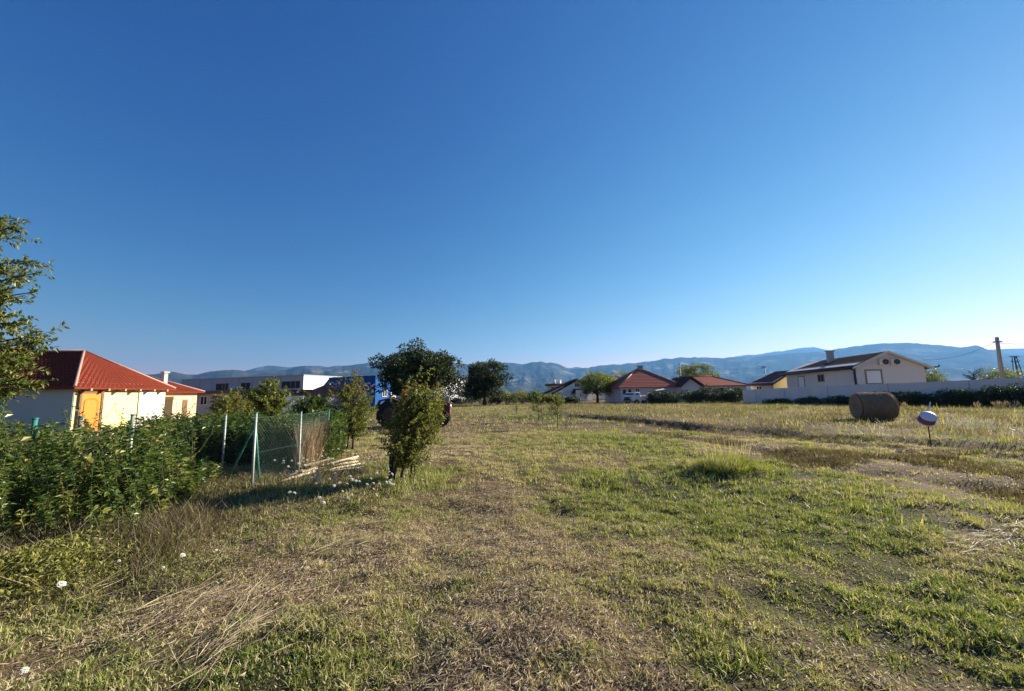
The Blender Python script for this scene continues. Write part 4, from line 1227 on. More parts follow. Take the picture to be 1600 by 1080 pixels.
# ------------------------------------------------------------------ hay bale
def hay_bale():
    c = P(1365, 640, 18.6)
    r = 0.63; L = 1.3
    g = gz(c.x, c.y)
    t = thing('hay_bale', 'round brown hay bale lying on its side in the meadow', 'hay bale', (c.x, c.y, g + r - 0.04), R(-15))
    n, k = 72, 30
    v = []
    for i in range(k + 1):
        x = -L / 2 + L * i / k
        for j in range(n):
            a_ = 2 * math.pi * j / n
            e = min(i, k - i) / 4.5
            rr = r * (1 - 0.11 * max(0, 1 - e) ** 2) * (1 + 0.012 * random.gauss(0, 1) + 0.012 * math.sin(i * 2.1))
            if -0.4 < math.sin(a_ + math.pi / 2 + math.pi) - 0.9: pass
            z = rr * math.sin(a_)
            z = max(z, -r + 0.06)
            v.append((x, rr * math.cos(a_), z))
    f = [(i * n + j, i * n + (j + 1) % n, (i + 1) * n + (j + 1) % n, (i + 1) * n + j) for i in range(k) for j in range(n)]
    MB().add(v, f, True).build('wrap', M_HAY, t)
    for s in (-1, 1):
        e = MB()
        ev = []
        for q in range(11):
            for j in range(n):
                a_ = 2 * math.pi * j / n
                rr = r * 0.89 * q / 10
                ev.append((s * (L / 2 + 0.012 + 0.02 * math.sin(q * 2.6) + 0.015 * random.random()), rr * math.cos(a_), max(rr * math.sin(a_), -r + 0.06)))
        e.add(ev, [(q * n + j, q * n + (j + 1) % n, (q + 1) * n + (j + 1) % n, (q + 1) * n + j) for q in range(10) for j in range(n)], False)
        e.build('end_face', M_HAY, t)
    # loose straw fringe
    lv = Leaves()
    m_ = 6500
    a_ = RNG.uniform(0, 2 * math.pi, m_)
    x = RNG.uniform(-L / 2, L / 2, m_)
    p = np.stack([x, r * np.cos(a_), np.maximum(r * np.sin(a_), -r + 0.05)], 1)
    tn = np.stack([RNG.normal(size=m_) * 0.35, -np.sin(a_), np.cos(a_)], 1) * np.sign(RNG.normal(size=m_))[:, None] + 0.22 * np.stack([0 * x, np.cos(a_), np.sin(a_)], 1)
    lv.add(p, tn, RNG.uniform(0.06, 0.17, m_), 0.007, RNG.uniform(0.05, 0.7, m_))
    lv.build('loose_straw', M_STRAW, t)
hay_bale()

# ------------------------------------------------------------------ bucket on a rod
def bucket():
    b = gpz(1455, 699)
    Y = b.y
    c = P(1449, 654, Y) - b
    t = thing('bucket_on_rod', 'upturned maroon bucket with white base on a thin rod', 'bucket', b)
    MB().tube([(0, 0, -0.1), (c.x * 0.5, 0, c.z * 0.5), (c.x, 0, c.z - 0.1)], 0.014, 6).build('rod', M_RUST, t)
    ax = Vector((-0.26, -0.68, 0.68)).normalized()     # bucket base faces up toward us
    M = Matrix.Translation(c) @ ax.to_track_quat('Z', 'Y').to_matrix().to_4x4()
    h = 0.095
    MB().lathe([(0.172, -h), (0.160, h - 0.01), (0.152, h - 0.01), (0.164, -h)], M, 28).build('bucket', M_MAROON, t)
    MB().lathe([(0.0, h + 0.008), (0.13, h + 0.010), (0.163, h + 0.004), (0.165, h - 0.012)], M, 28).build('base_disc', M_LID, t)
    MB().lathe([(0.174, -h - 0.012), (0.186, -h - 0.008), (0.186, -h + 0.012), (0.174, -h + 0.016)], M, 28).build('rim', M_LID, t)
    hd = MB()
    hd.tube([M @ Vector((0.178 * math.cos(a), 0.178 * math.sin(a) , -h - 0.06 * abs(math.sin(a)))) for a in np.linspace(0, math.pi, 12)], 0.006, 5)
    hd.build('handle', M_METAL, t)
    # torn plastic scrap on top
    s = P(1450, 640, Y) - b; e = P(1453, 627, Y) - b; m_ = P(1447, 634, Y) - b
    MB().add([s, e, e + Vector((0.035, 0.01, -0.03)), s + Vector((0.07, 0.02, 0)), m_, s + Vector((-0.02, 0.01, 0.01)), s + Vector((0.01, 0.03, 0.0)), e + Vector((0.02, 0.03, -0.03))],
             [(0, 1, 2, 3), (0, 4, 5), (3, 2, 7, 6)]).build('plastic_scrap', M_LID, t)
bucket()

# ------------------------------------------------------------------ tractor behind the young tree
def tractor():
    b = P(650, 667, 21.0); b.z = gz(b.x, b.y)
    t = thing('tractor', 'old red tractor half hidden behind the bushy young tree', 'tractor', b, R(6))
    def wheel(x, y, r, w):
        o = MB()
        M = Matrix.Translation((x, y, r)) @ Matrix.Rotation(R(90), 4, 'X')
        o.lathe([(r * 0.62, -w / 2), (r * 0.95, -w / 2), (r, -w * 0.3), (r, w * 0.3), (r * 0.95, w / 2), (r * 0.62, w / 2)], M, 32)
        for k in range(18):
            a_ = 2 * math.pi * k / 18
            Mk = Matrix.Translation((x, y, r)) @ Matrix.Rotation(a_, 4, 'Y')
            o.box((r * 0.96, -w / 2, -0.02), (r * 1.03, w * 0.05, 0.02), Mk @ Matrix.Rotation(0.4, 4, 'X'))
            o.box((r * 0.96, -w * 0.05, -0.02), (r * 1.03, w / 2, 0.02), Mk @ Matrix.Rotation(-0.4, 4, 'X') @ Matrix.Translation((0, 0, 0.03)))
        wo = o.build('wheel', M_TYRE, t)
        MB().lathe([(0.0, -w * 0.15), (r * 0.3, -w * 0.2), (r * 0.62, -w * 0.4), (r * 0.62, w * 0.4), (r * 0.3, w * 0.2), (0, w * 0.15)], M, 24).build('rim', M_RUST, wo)
    for y in (-0.75, 0.75): wheel(-1.15, y, 0.68, 0.36)
    for y in (-0.62, 0.62): wheel(1.35, y, 0.40, 0.22)
    MB().prism([(-0.4, 0.55), (1.75, 0.55), (1.78, 1.15), (1.6, 1.25), (-0.2, 1.32), (-0.4, 1.2)], -0.28, 0.28).build('bonnet', M_REDP, t, 0.03)
    MB().box((-1.4, -0.3, 0.45), (1.6, 0.3, 0.62)).build('chassis', M_METAL, t)
    for y in (-0.75, 0.75):
        MB().prism([(-1.9, 0.95), (-1.15 - 0.55, 1.38), (-1.15, 1.5), (-0.6, 1.3), (-0.42, 0.95), (-0.5, 0.95), (-0.66, 1.24), (-1.15, 1.42), (-1.64, 1.32), (-1.8, 0.95)], y - 0.2, y + 0.2).build('fender', M_RUST, t)
    MB().prism([(-1.25, 1.0), (-0.75, 1.0), (-0.75, 1.12), (-1.15, 1.14), (-1.3, 1.5), (-1.38, 1.48)], -0.24, 0.24).build('seat', M_TYRE, t)
    MB().tube([(-0.3, 0, 1.25), (-0.55, 0, 1.5)], 0.02, 6).tube([Vector((-0.55 + 0.19 * math.sin(a) * 0.5, 0.19 * math.cos(a), 1.5 + 0.19 * math.sin(a) * 0.85)) for a in np.linspace(0, 6.283, 17)], 0.014, 5).build('steering_wheel', M_TYRE, t)
    MB().tube([(0.9, 0.1, 1.2), (0.9, 0.1, 1.75)], 0.035, 8).build('exhaust', M_RUST, t)
    for y in (-0.2, 0.2):
        MB().lathe([(0.0, 0.0), (0.08, 0.01), (0.09, -0.06)], Matrix.Translation((1.8, y, 1.0)) @ Matrix.Rotation(R(90), 4, 'Y'), 14).build('headlight', M_LID, t)
    MB().prism([(1.45, 1.26), (1.7, 1.26), (1.72, 1.5), (1.55, 1.55)], -0.2, 0.2).build('tool_box', M_METAL, t)
tractor()

# ------------------------------------------------------------------ white truck by the lilac house
def truck():
    Y = 52.5
    b = P(1000, 634, Y); b.z = 0
    t = thing('parked_truck', 'small white truck parked before the lilac house', 'truck', b, R(205))
    # local x forward, length about 4.6
    h = P(1000, 613, Y).z
    body = MB().prism([(0.9, 0.5), (2.0, 0.5), (2.05, 1.15), (1.75, 1.25), (1.5, h), (0.7, h), (0.6, 0.5)], -0.9, 0.9).build('cab', M_WHITE, t, 0.05)
    MB().add([(1.80, -0.75, 1.3), (1.80, 0.75, 1.3), (1.585, 0.72, h - 0.12), (1.585, -0.72, h - 0.12), (1.7, -0.75, 1.3), (1.7, 0.75, 1.3), (1.5, 0.72, h - 0.12), (1.5, -0.72, h - 0.12)], [(0, 1, 2, 3), (0, 4, 5, 1), (2, 6, 7, 3), (1, 5, 6, 2), (0, 3, 7, 4)]).build('windscreen', M_GLASS, body)
    for y in (-0.905, 0.905):
        MB().prism([(0.85, 1.3), (1.55, 1.3), (1.38, h - 0.15), (0.85, h - 0.15)], y - 0.012, y + 0.012).build('side_window', M_GLASS, body)
    MB().prism([(-2.4, 0.55), (0.55, 0.55), (0.55, 1.15), (-2.4, 1.15)], -0.95, 0.95).build('cargo_bed', M_OFFWHITE, t, 0.02)
    MB().box((2.03, -0.7, 0.55), (2.09, 0.7, 1.0)).build('grille', M_GUTTER, t)
    MB().box((1.95, -0.92, 0.36), (2.15, 0.92, 0.52)).build('bumper', M_METAL, t)
    for y in (-0.62, 0.62):
        MB().lathe([(0.0, 0.02), (0.11, 0.02), (0.12, -0.03)], Matrix.Translation((2.095, y, 0.82)) @ Matrix.Rotation(R(90), 4, 'Y'), 14).build('headlight', M_LID, t)
    for x in (1.3, -1.5):
        for y in (-0.82, 0.82):
            M = Matrix.Translation((x, y, 0.36)) @ Matrix.Rotation(R(90), 4, 'X')
            w = MB().lathe([(0.2, -0.1), (0.34, -0.1), (0.36, -0.06), (0.36, 0.06), (0.34, 0.1), (0.2, 0.1)], M, 20).build('wheel', M_TYRE, t)
            MB().lathe([(0, -0.06), (0.2, -0.09), (0.2, 0.09), (0, 0.06)], M, 16).build('rim', M_METAL, w)
truck()

# ------------------------------------------------------------------ poles and wires
b = P(1571, 588, 44); tpp = P(1557.5, 527, 44)
b.z = 0
foot = P(1576, 640, 44)
t = thing('utility_pole', 'tall leaning concrete utility pole behind the wall', 'pole', (foot.x - 0.2, 44, 0))
MB().tube([(0, 0, -0.3), (tpp.x - foot.x + 0.2, 0, tpp.z)], [0.23, 0.15], 10).build('shaft', M_POLE, t)
z_ = P(1560, 534, 44).z
MB().box((tpp.x - foot.x - 0.1, -0.2, z_ - 0.08), (tpp.x - foot.x + 0.5, 0.2, z_ + 0.05)).build('bracket', M_METAL, t)
b = P(1593, 590, 70)
t = thing('lattice_pylon', 'dark lattice pylon beside the leaning concrete pole', 'pylon', (b.x, 70, 0))
zt = P(1589, 556, 70).z
mb = MB()
for sx, sy in ((-1, -1), (1, -1), (1, 1), (-1, 1)):
    mb.tube([(sx * 0.55, sy * 0.55, -0.1), (sx * 0.16 - 0.3, sy * 0.16, zt)], 0.06, 4)
for k in range(9):
    z0, z1 = zt * k / 9, zt * (k + 1) / 9
    r0, r1 = 0.55 - 0.39 * k / 9, 0.55 - 0.39 * (k + 1) / 9
    o0, o1 = -0.3 * k / 9, -0.3 * (k + 1) / 9
    mb.tube([(-r0 + o0, -r0, z0), (r1 + o1, -r1, z1)], 0.03, 4); mb.tube([(r0 + o0, -r0, z0), (-r1 + o1, -r1, z1)], 0.03, 4)
mb.build('frame', M_GUTTER, t)
mb = MB()
for z in (zt * 0.98, zt * 0.86): mb.tube([(-1.1, 0, z), (0.6, 0, z)], 0.05, 4)
mb.build('crossarm', M_GUTTER, t)
b = P(1197, 598, 75); zt = P(1197, 574, 75).z
t = thing('lamp_post', 'thin dark lamp post between the red roof and the pale house', 'lamp post', (b.x, 75, 0))
MB().tube([(0, 0, -0.2), (0, 0, zt)], [0.09, 0.06], 8).build('shaft', M_GUTTER, t)
MB().box((-0.6, -0.12, zt), (0.15, 0.12, zt + 0.14)).build('lamp_head', M_GUTTER, t)
b = P(1064, 600, 80); zt = P(1064, 568, 80).z
t = thing('thin_pole', 'thin dark wire pole left of the yellow green tree', 'pole', (b.x, 80, 0))
MB().tube([(0, 0, -0.2), (0, 0, zt)], [0.1, 0.07], 8).build('shaft', M_GUTTER, t)
MB().tube([(-0.4, 0, zt - 0.15), (0.4, 0, zt - 0.15)], 0.04, 6).build('crossarm', M_GUTTER, t)
b = P(296, 600, 70); zt = P(296, 588, 70).z
def wire(a, b, sag, label):
    pts = [a.lerp(b, s) - Vector((0, 0, sag * 4 * s * (1 - s))) for s in np.linspace(0, 1, 14)]
    tag(MB().tube(pts, 0.016, 4, False).build('overhead_wire', M_GUTTER), label, 'wire', 'overhead wires')
wire(P(1064, 571, 80), P(1197, 574.5, 75), 0.5, 'upper wire from the thin pole to the lamp post')
wire(P(1197, 575, 75), P(1010, 588, 92), 0.8, 'lower wire sloping left from the lamp post')
wire(P(1440, 562, 44), P(1558, 533, 44), 0.6, 'wire from the pale house up to the leaning pole')
wire(P(1557, 536, 44), P(1700, 525, 40), 0.4, 'wire leaving the leaning pole to the right')

# ------------------------------------------------------------------ grass tuft
def tuft():
    c = gpz(1132, 738)
    t = thing('grass_tuft', 'tall rounded grass tuft with fine seed stems in the lawn', 'grass tuft', c)
    n = 3600
    k = RNG.integers(0, 26, n)
    kc = np.stack([RNG.normal(0, 0.27, 26), RNG.normal(0, 0.2, 26)], 1); kh = RNG.uniform(0.5, 1.25, 26) * (1 - 0.35 * np.hypot(kc[:, 0] / 0.6, kc[:, 1] / 0.5)); kt = RNG.uniform(0.25, 0.95, 26)
    o_ = RNG.normal(0, 0.06, (n, 2))
    base = np.concatenate([kc[k] + o_, np.zeros((n, 1))], 1)
    d = np.concatenate([o_ * 7 + kc[k] * 0.7, np.ones((n, 1))], 1) + RNG.normal(size=(n, 3)) * 0.3
    lv = Leaves()
    lv.add(base, d, RNG.uniform(0.12, 0.36, n) * np.clip(kh[k], 0.3, 2), 0.009, np.clip(kt[k] + RNG.normal(0, 0.15, n), 0, 1))
    lv.build('blades', M_GRASS, t)
    st = Leaves(); n = 90
    a_ = RNG.uniform(0, 6.283, n); r_ = np.sqrt(RNG.random(n)) * 0.4
    base = np.stack([r_ * np.cos(a_) * 1.3, r_ * np.sin(a_), 0.2 + 0 * r_], 1)
    st.add(base, np.stack([np.cos(a_) * 0.3, np.sin(a_) * 0.3, 1 + 0 * a_], 1) + RNG.normal(size=(n, 3)) * 0.12, RNG.uniform(0.25, 0.55, n), 0.006, RNG.uniform(0.0, 0.4, n))
    st.build('seed_stems', M_GRASS, t)
tuft()

# ------------------------------------------------------------------ grass
def blades(name, x, y, h, w, tint, m, lean=0.5, two=True, dirv=None, z=None, label='', cat='grass', curve=0.35):
    n = len(x)
    z = height(x, y) - 0.004 if z is None else z
    base = np.stack([x, y, z], 1)
    a_ = RNG.uniform(0, 2 * np.pi, n)
    ld = np.stack([np.cos(a_), np.sin(a_), 0 * a_], 1)
    if dirv is not None: ld = unit(ld * 0.35 + np.asarray(dirv)[None])
    amt = np.abs(RNG.normal(0, lean, n))[:, None]
    up = np.array([[0, 0, 1.0]])
    d = unit(up + ld * amt)
    b_ = RNG.uniform(0, 2 * np.pi, n)
    sd = np.stack([np.cos(b_), np.sin(b_), 0 * b_], 1)
    hw = (w / 2)[:, None] if hasattr(w, '__len__') else w / 2
    H = h[:, None]
    if two:
        mid = base + d * H * 0.55
        tip = mid + unit(d + ld * curve * (1 + amt) - up * 0.15) * H * 0.5
        v = np.stack([base - sd * hw, base + sd * hw, mid - sd * hw * 0.75, mid + sd * hw * 0.75, tip], 1).reshape(-1, 3)
        q = np.arange(n)[:, None] * 5
        f = np.concatenate([q + [[0, 1, 3]], q + [[0, 3, 2]], q + [[2, 3, 4]]])
        k = 5
    else:
        tip = base + d * H
        v = np.stack([base - sd * hw, base + sd * hw, tip], 1).reshape(-1, 3)
        f = np.arange(n)[:, None] * 3 + np.array([[0, 1, 2]])
        k = 3
    o = np_mesh(name, v, f, m, None, np.repeat(tint, k))
    tag(o, label, cat, None, 'stuff')
    return o
def scatter(n, r0, r1, half=R(68)):
    """points on the ground in a wide wedge in front of the viewpoint, even per ground area"""
    r = np.sqrt(RNG.random(n) * (r1 ** 2 - r0 ** 2) + r0 ** 2)
    a_ = RNG.uniform(-half, half, n)
    return r * np.sin(a_), r * np.cos(a_)
HEDGE_F = gpl([(-200, 930), (-60, 905), (0, 878), (60, 862), (120, 858), (180, 856), (230, 845), (270, 815), (300, 790), (330, 765), (345, 745), (393, 765), (470, 745), (515, 716)])
def weedy(x, y):                            # rank growth in front of the thicket and fence
    d = pline(x, y, HEDGE_F)
    return np.exp(-(d / (0.85 + 0.75 * N1.fbm(x, y, 0.9, 2))) ** 2.0)
def lawn(n, r0, r1, hs, w, two, name, label, cl_r, per):
    x, y = scatter(n // 3, r0, r1)
    nc = int(n * 0.67 / per)
    cx, cy = scatter(nc, r0, r1)
    cg = greenness(cx, cy)
    ck = RNG.random(nc) < np.clip(0.35 + 0.65 * cg, 0.1, 1) * (1 - 0.75 * bareness(cx, cy)) * sstep(0.22, 0.5, N4.fbm(cx, cy, 2.2, 3))
    cx, cy, cg = cx[ck], cy[ck], cg[ck]
    nc = len(cx)
    ch = RNG.uniform(0.7, 2.0, nc) * (0.7 + 0.5 * cg)
    ct = cg + RNG.normal(0, 0.16, nc)
    ci = np.repeat(np.arange(nc), per)
    r_ = np.abs(RNG.normal(0, cl_r, len(ci))); a_ = RNG.uniform(0, 6.283, len(ci))
    g = greenness(x, y); b = bareness(x, y)
    k = RNG.random(len(x)) < np.clip(0.35 + 0.5 * g, 0.06, 1) * (1 - 0.7 * b)
    x, y, g = x[k], y[k], g[k]
    X = np.concatenate([x, cx[ci] + r_ * np.cos(a_)]); Y = np.concatenate([y, cy[ci] + r_ * np.sin(a_)])
    T = np.concatenate([g, ct[ci]]); H = np.concatenate([np.full(len(x), 0.7), ch[ci]])
    n = len(X)
    kk = RNG.random(n) > 0.65 * meadow(X, Y)
    X, Y, T, H = X[kk], Y[kk], T[kk], H[kk]
    n = len(X)
    md = meadow(X, Y)
    T = T - 0.12 * md
    h = hs * H * RNG.uniform(0.45, 1.3, n) * (1 + 1.2 * md * RNG.random(n))
    tint = np.clip(T + RNG.normal(0, 0.15, n) + 0.04, 0, 1)
    tint = np.where(RNG.random(n) < 0.2, RNG.uniform(0.0, 0.35, n), tint)
    blades(name, X, Y, h, w * RNG.uniform(0.6, 1.4, n), tint, M_GRASS, 0.95, two, None, None, label)
lawn(560000, 1.1, 6.5, 0.033, 0.0068, True, 'grass', 'short patchy green and straw coloured grass in the foreground', 0.05, 30)
lawn(600000, 6.5, 17, 0.052, 0.012, False, 'grass', 'short dry grass across the middle of the field', 0.075, 20)
lawn(330000, 17, 62, 0.10, 0.03, False, 'grass', 'dry grass over the far part of the field', 0.15, 6)

# flattened straw and thatch
def thatch(n, r0, r1, L, w, name, label):
    x, y = scatter(n, r0, r1)
    g = greenness(x, y)
    keep = RNG.random(n) < np.clip(0.75 - 1.0 * g + 0.6 * np.exp(-(pline(x, y, TRACK) / 0.7) ** 2), 0.04, 1)
    x, y = x[keep], y[keep]
    n = len(x)
    z = height(x, y) + RNG.uniform(0.004, 0.03, n)
    lv = Leaves()
    a_ = RNG.uniform(0, 6.283, n)
    lv.add(np.stack([x, y, z], 1), np.stack([np.cos(a_), np.sin(a_), RNG.normal(0, 0.16, n)], 1), L * RNG.uniform(0.5, 1.4, n), w * RNG.uniform(0.7, 1.3, n), np.clip(RNG.normal(0.62, 0.2, n), 0, 1), np.array([[0, 0, 1.0]]) + RNG.normal(size=(n, 3)) * 0.5)
    tag(lv.build(name, M_STRAW), label, 'straw', None, 'stuff')
thatch(220000, 1.1, 7, 0.055, 0.0055, 'straw', 'cut straw lying among the foreground grass')
thatch(80000, 7, 22, 0.10, 0.012, 'straw', 'cut straw lying across the field')

# meadow: taller seed grass beyond the ditch
x, y = scatter(300000, 14, 62)
md = meadow(x, y)
k = RNG.random(len(x)) < md * (0.12 + 0.75 * sstep(0.35, 0.6, N4.fbm(x, y, 0.6, 3)))
x, y = x[k], y[k]
n = len(x)
blades('meadow_grass', x, y, RNG.uniform(0.10, 0.30, n) * (0.6 + 0.8 * N1.fbm(x, y, 0.3, 2)), RNG.uniform(0.01, 0.025, n), np.clip(0.36 + 1.3 * (N3.fbm(x, y, 0.45, 3) - 0.5) + RNG.normal(0, 0.22, n), 0, 1), M_MEADOW, 0.6, False, None, None, 'taller golden meadow grass beyond the brown ditch')
x, y = scatter(260000, 12, 60)
k = RNG.random(len(x)) < meadow(x, y) * sstep(0.5, 0.68, N2.fbm(x, y, 0.5, 3)) * 0.9
x, y = x[k], y[k]; n = len(x)
blades('meadow_weeds', x, y, RNG.uniform(0.08, 0.30, n), RNG.uniform(0.012, 0.028, n), np.clip(RNG.normal(0.3, 0.2, n), 0, 1), M_WEED, 0.6, False, None, None, 'patches of brown weeds within the golden meadow', 'weeds')
# brown weeds along the ditches
def ditch_weeds(n, line, wd, name, label):
    i = RNG.integers(0, len(line) - 1, n); s = RNG.random(n)
    pts = np.array(line)
    ln = np.linalg.norm(pts[1:] - pts[:-1], axis=1); i = RNG.choice(len(ln), n, p=ln / ln.sum())
    p = pts[i] * (1 - s[:, None]) + pts[i + 1] * s[:, None] + RNG.normal(size=(n, 2)) * wd
    x, y = p[:, 0], p[:, 1]
    c = N3.fbm(x, y, 0.8, 3)
    kk = RNG.random(n) < sstep(0.46, 0.66, c)
    x, y = x[kk], y[kk]; n = len(x)
    blades(name, x, y, RNG.uniform(0.04, 0.17, n), RNG.uniform(0.008, 0.018, n), RNG.uniform(0.05, 0.62, n), M_WEED, 0.9, False, None, None, label, 'weeds')
ditch_weeds(34000, DITCH1, 0.5, 'ditch_weeds', 'brown dead weeds along the farther ditch')
ditch_weeds(20000, DITCH2, 0.5, 'ditch_weeds', 'brown dead weeds along the nearer ditch')

MOUND = gpl([(1435, 712), (1500, 718), (1560, 722), (1680, 735)])
ditch_weeds(16000, MOUND, 0.22, 'ditch_weeds', 'dark dead weed mounds at the foot of the bucket rod')
ditch_weeds(20000, MIDL, 0.8, 'ditch_weeds', 'flattened brown weeds on bare soil between the two ditches')
ditch_weeds(3500, gpl([(1280, 661), (1332, 664)]), 0.12, 'ditch_weeds', 'dark weed clump left of the hay bale')
# rank dry weeds in front of the thicket and fence
def left_weeds():
    n = 300000
    x = RNG.uniform(-9, -0.6, n); y = RNG.uniform(2.0, 9.5, n)
    wv = weedy(x, y)
    c = N2.fbm(x, y, 1.7, 3)
    k = RNG.random(n) < wv * (0.25 + 1.1 * sstep(0.35, 0.65, c)) * 0.5
    k &= (x / y > -1.6)
    x, y, wv, c = x[k], y[k], wv[k], c[k]
    n = len(x)
    h = RNG.uniform(0.08, 0.40, n) * (0.45 + 0.75 * c) * (0.4 + 0.6 * wv) * np.where(x / y > -0.74, 0.5, 1.0)
    blades('dry_weeds', x, y, h, RNG.uniform(0.004, 0.010, n), np.clip(RNG.normal(0.38, 0.25, n), 0, 1), M_WEED, 0.75, True, None, None, 'tangled brown weeds at the foot of the thicket and fence', 'weeds')
    # straw stems
    n = 60000
    x = RNG.uniform(-9, -0.8, n); y = RNG.uniform(2.2, 9, n)
    k = RNG.random(n) < weedy(x, y) * 0.28
    x, y = x[k], y[k]; n = len(x)
    lv = Leaves()
    a_ = RNG.uniform(0, 6.283, n)
    el = np.abs(RNG.normal(0.5, 0.6, n))
    lv.add(np.stack([x, y, height(x, y)], 1), np.stack([np.cos(a_), np.sin(a_), el], 1), RNG.uniform(0.12, 0.5, n) * np.where(x / y > -0.74, 0.6, 1.0), 0.0045, RNG.uniform(0.15, 0.85, n))
    tag(lv.build('dry_stems', M_STRAW), 'thin straw stems tangled through the brown weeds', 'weeds', None, 'stuff')
    # small weed leaves
    n = 160000
    x = RNG.uniform(-9, -0.6, n); y = RNG.uniform(2.2, 9, n)
    wv = weedy(x, y)
    k = RNG.random(n) < wv * 0.28 * sstep(0.4, 0.6, N1.fbm(x, y, 1.3, 2))
    x, y = x[k], y[k]; n = len(x)
    lv = Leaves()
    z = height(x, y) + RNG.uniform(0, 0.32, n) * N2.fbm(x, y, 1.7, 3)
    lv.add(np.stack([x, y, z], 1), RNG.normal(size=(n, 3)) + [0, 0, 0.3], RNG.uniform(0.02, 0.05, n), 0.018, np.clip(RNG.normal(0.6, 0.25, n), 0, 1), np.array([[0, 0, 1.0]]) + RNG.normal(size=(n, 3)) * 0.6)
    tag(lv.build('weed_leaves', M_WEED), 'small olive weed leaves among the brown stems', 'weeds', None, 'stuff')
left_weeds()
def lying(px0, px1, n, spread, L, label):
    A, B = gp(*px0), gp(*px1)
    d = (B - A)
    lv = Leaves()
    s = RNG.random(n)
    p = np.array(A)[None] + np.array(d)[None] * (s[:, None] * 1.3 - 0.45)
    nr = np.array([-d.y, d.x, 0]) / d.length
    p = p + nr[None] * RNG.normal(size=(n, 1)) * spread
    p[:, 2] = height(p[:, 0], p[:, 1]) + np.abs(RNG.normal(0, 0.045, n))
    dd = np.array(d)[None] / d.length + RNG.normal(size=(n, 3)) * [0.36, 0.36, 0.12]
    lv.add(p, dd, L * RNG.uniform(0.5, 1.2, n), 0.006, RNG.uniform(0.3, 1.0, n), np.array([[0, 0, 1.0]]) + RNG.normal(size=(n, 3)) * 0.3)
    tag(lv.build('fallen_stalks', M_STRAW), label, 'straw', None, 'stuff')
lying((270, 1010), (430, 915), 150, 0.34, 0.40, 'long pale stalks lying flat in a swathe at lower left')
lying((250, 960), (350, 930), 90, 0.10, 0.4, 'grey brown stalks lying above the pale swathe')
lying((330, 1010), (400, 960), 110, 0.07, 0.3, 'orange straw bunch right of the pale swathe')
lying((505, 860), (565, 842), 110, 0.10, 0.35, 'pale straw bunch lying in the middle left grass')
lying((1600, 830), (1490, 872), 260, 0.12, 0.25, 'pale cut straw strip at the right edge')
lying((120, 925), (200, 890), 60, 0.12, 0.4, 'brown stalks lying by the yellow weeds')
# yellow green low weeds at the left edge
n = 5200
c = gp(55, 905)
x = c.x + RNG.normal(size=n) * 0.42; y = c.y + RNG.normal(size=n) * 0.28
lv = Leaves()
lv.add(np.stack([x, y, height(x, y) + RNG.uniform(0.02, 0.30, n) * np.exp(-((x - c.x) / 0.6) ** 2)], 1), RNG.normal(size=(n, 3)) + [0, 0, 0.2], 0.05, 0.02, np.clip(RNG.normal(0.88, 0.15, n), 0, 1), np.array([[0, 0, 1.0]]) + RNG.normal(size=(n, 3)) * 0.5)
tag(lv.build('yellow_weeds', M_WEED), 'low yellow green weeds before the thicket at lower left', 'weeds', None, 'stuff')
# tan dry stalks between second and third post
n = 2600
s = RNG.uniform(0.12, 1.0, n)
px_ = 470 + 46 * s
A, B = Vector((c1.x, c1.y, 0)), Vector((c2.x, c2.y, 0))
x = A.x + (B.x - A.x) * s + RNG.normal(-0.05, 0.07, n); y = A.y + (B.y - A.y) * s + RNG.normal(0, 0.08, n)
blades('dry_reeds', x, y, RNG.uniform(0.35, 1.1, n), RNG.uniform(0.008, 0.016, n), np.clip(RNG.normal(0.5, 0.2, n), 0, 1), M_STRAW, 0.14, True, None, None, 'tall tan dry stalks standing along the last fence bay', 'grass', 0.1)
# young green grass at the foot of the fence and the trees
n = 22000
x = RNG.uniform(-5.8, -1.2, n); y = RNG.uniform(6.0, 10.5, n)
k = (RNG.random(n) < np.exp(-(pline(x, y, [(-5.5, 6.6), (-4.2, 7.0), (-2.4, 7.6), (-1.3, 7.6)]) / 0.7) ** 2)) & ~((x > -4.4) & (x < -2.9) & (y > 7.2))
x, y = x[k], y[k]; n = len(x)
blades('fence_grass', x, y, RNG.uniform(0.05, 0.17, n), RNG.uniform(0.006, 0.012, n), np.clip(RNG.normal(0.62, 0.25, n), 0, 1), M_GRASS, 0.6, True, None, None, 'longer green grass around the fence corner and flowers')

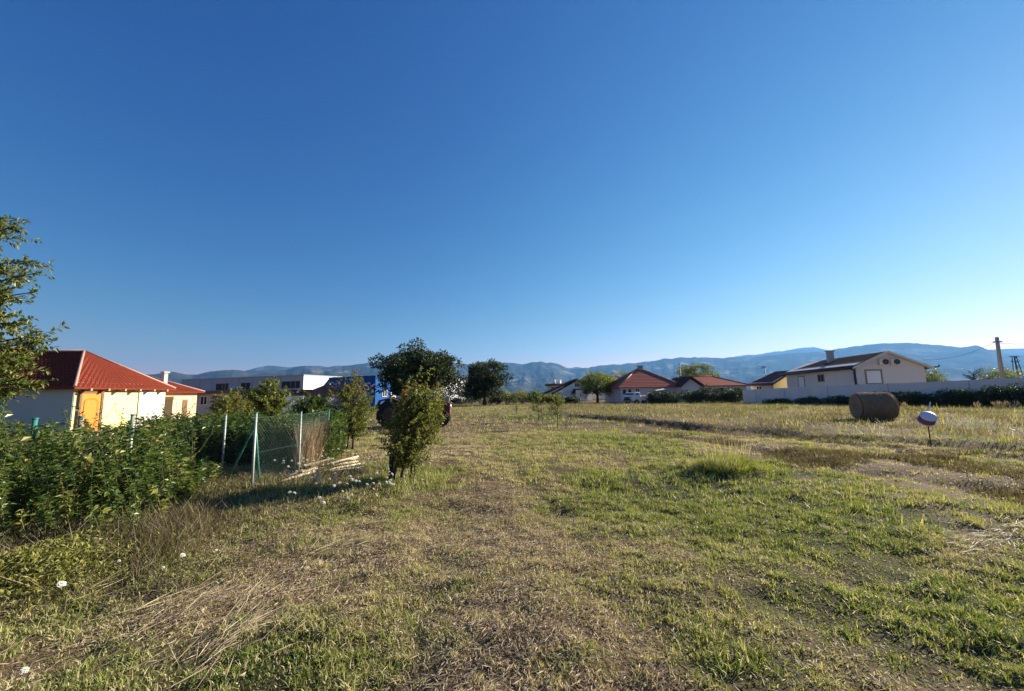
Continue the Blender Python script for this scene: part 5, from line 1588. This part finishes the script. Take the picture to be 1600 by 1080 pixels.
# ------------------------------------------------------------------ white umbel flowers
def umbel_proto(r):
    t = thing('wild_flower', 'white umbel flower', 'flower')
    MB().tube([(0, 0, -0.02), (0.01, 0, 0.15), (0, 0.01, 0.3)], [0.003, 0.0025, 0.002], 4, False).build('stem', M_STEM, t)
    lv = Leaves()
    n = 70
    a_ = RNG.uniform(0, 6.283, n); rr = np.sqrt(RNG.random(n)) * r
    p = np.stack([rr * np.cos(a_), rr * np.sin(a_), 0.3 + 0.015 * (1 - (rr / r) ** 2)], 1)
    lv.add(p, np.stack([np.cos(a_), np.sin(a_), 0.3 * RNG.random(n)], 1), 0.009, 0.008, RNG.random(n), np.array([[0, 0, 1.0]]) + RNG.normal(size=(n, 3)) * 0.3)
    lv.build('flower_head', M_PETAL, t)
    return t
def copy_tree(o, parent=None):
    c = o.copy(); COL.objects.link(c); c.parent = parent
    for ch in o.children: copy_tree(ch, c)
    return c
proto = umbel_proto(0.019)
spots = []
while len(spots) < 150:
    px, py = random.gauss(520, 62), random.gauss(758, 20)
    if 408 < px < 668 and 722 < py < 815: spots.append((px, py, 1.0))
singles = [(265, 890, 1.0, 'white umbel flower standing alone in the brown weeds'), (74, 938, 1.25, 'largest white flower head, by the yellow weeds at lower left'), (14, 1080, 0.8, 'small white flower in the bottom left corner'), (232, 915, 0.6, 'small whitish flower left of the lone umbel'), (165, 900, 0.6, 'small lilac white flower below the thicket'), (320, 880, 0.6, 'faint white flower right of the lone umbel')]
first = True
for i, (px, py, s) in enumerate(spots):
    o = proto if first else copy_tree(proto)
    first = False
    p = gpz(px, py)
    o.location = p
    hs = random.uniform(0.8, 1.5)
    o.scale = (s * random.uniform(0.7, 1.2),) * 2 + (hs,)
    o.rotation_euler = (0.15 + random.gauss(0, 0.2), 0.55 + random.gauss(0, 0.2), random.gauss(0, 0.3))
    o['label'] = 'small white umbel flower in the patch beside the timber and young tree'
    o['group'] = 'white umbel flowers'
for px, py, s, lab in singles:
    o = copy_tree(proto)
    o.location = gpz(px, py)
    o.scale = (s, s, 0.7)
    o.rotation_euler = (R(14), R(36), random.random() * 0.3)
    o['label'] = lab; o['group'] = 'white umbel flowers'

# ------------------------------------------------------------------ air
hz = bpy.data.materials.new('haze_air')
t_, n_, l_ = nodes_of(hz)
n_.remove(n_['Principled BSDF'])
pv = n_.new('ShaderNodeVolumePrincipled')
pv.inputs['Color'].default_value = (0.18, 0.46, 0.95, 1)
pv.inputs['Density'].default_value = 0.000058
pv.inputs['Anisotropy'].default_value = 0.32
l_.new(pv.outputs[0], n_['Material Output'].inputs['Volume'])
hb = MB().box((-12600, -11900, -1.6), (12600, 12600, 1330)).build('haze', hz)
hb['kind'] = 'stuff'
hb['label'] = 'pale blue haze over the distant mountains'
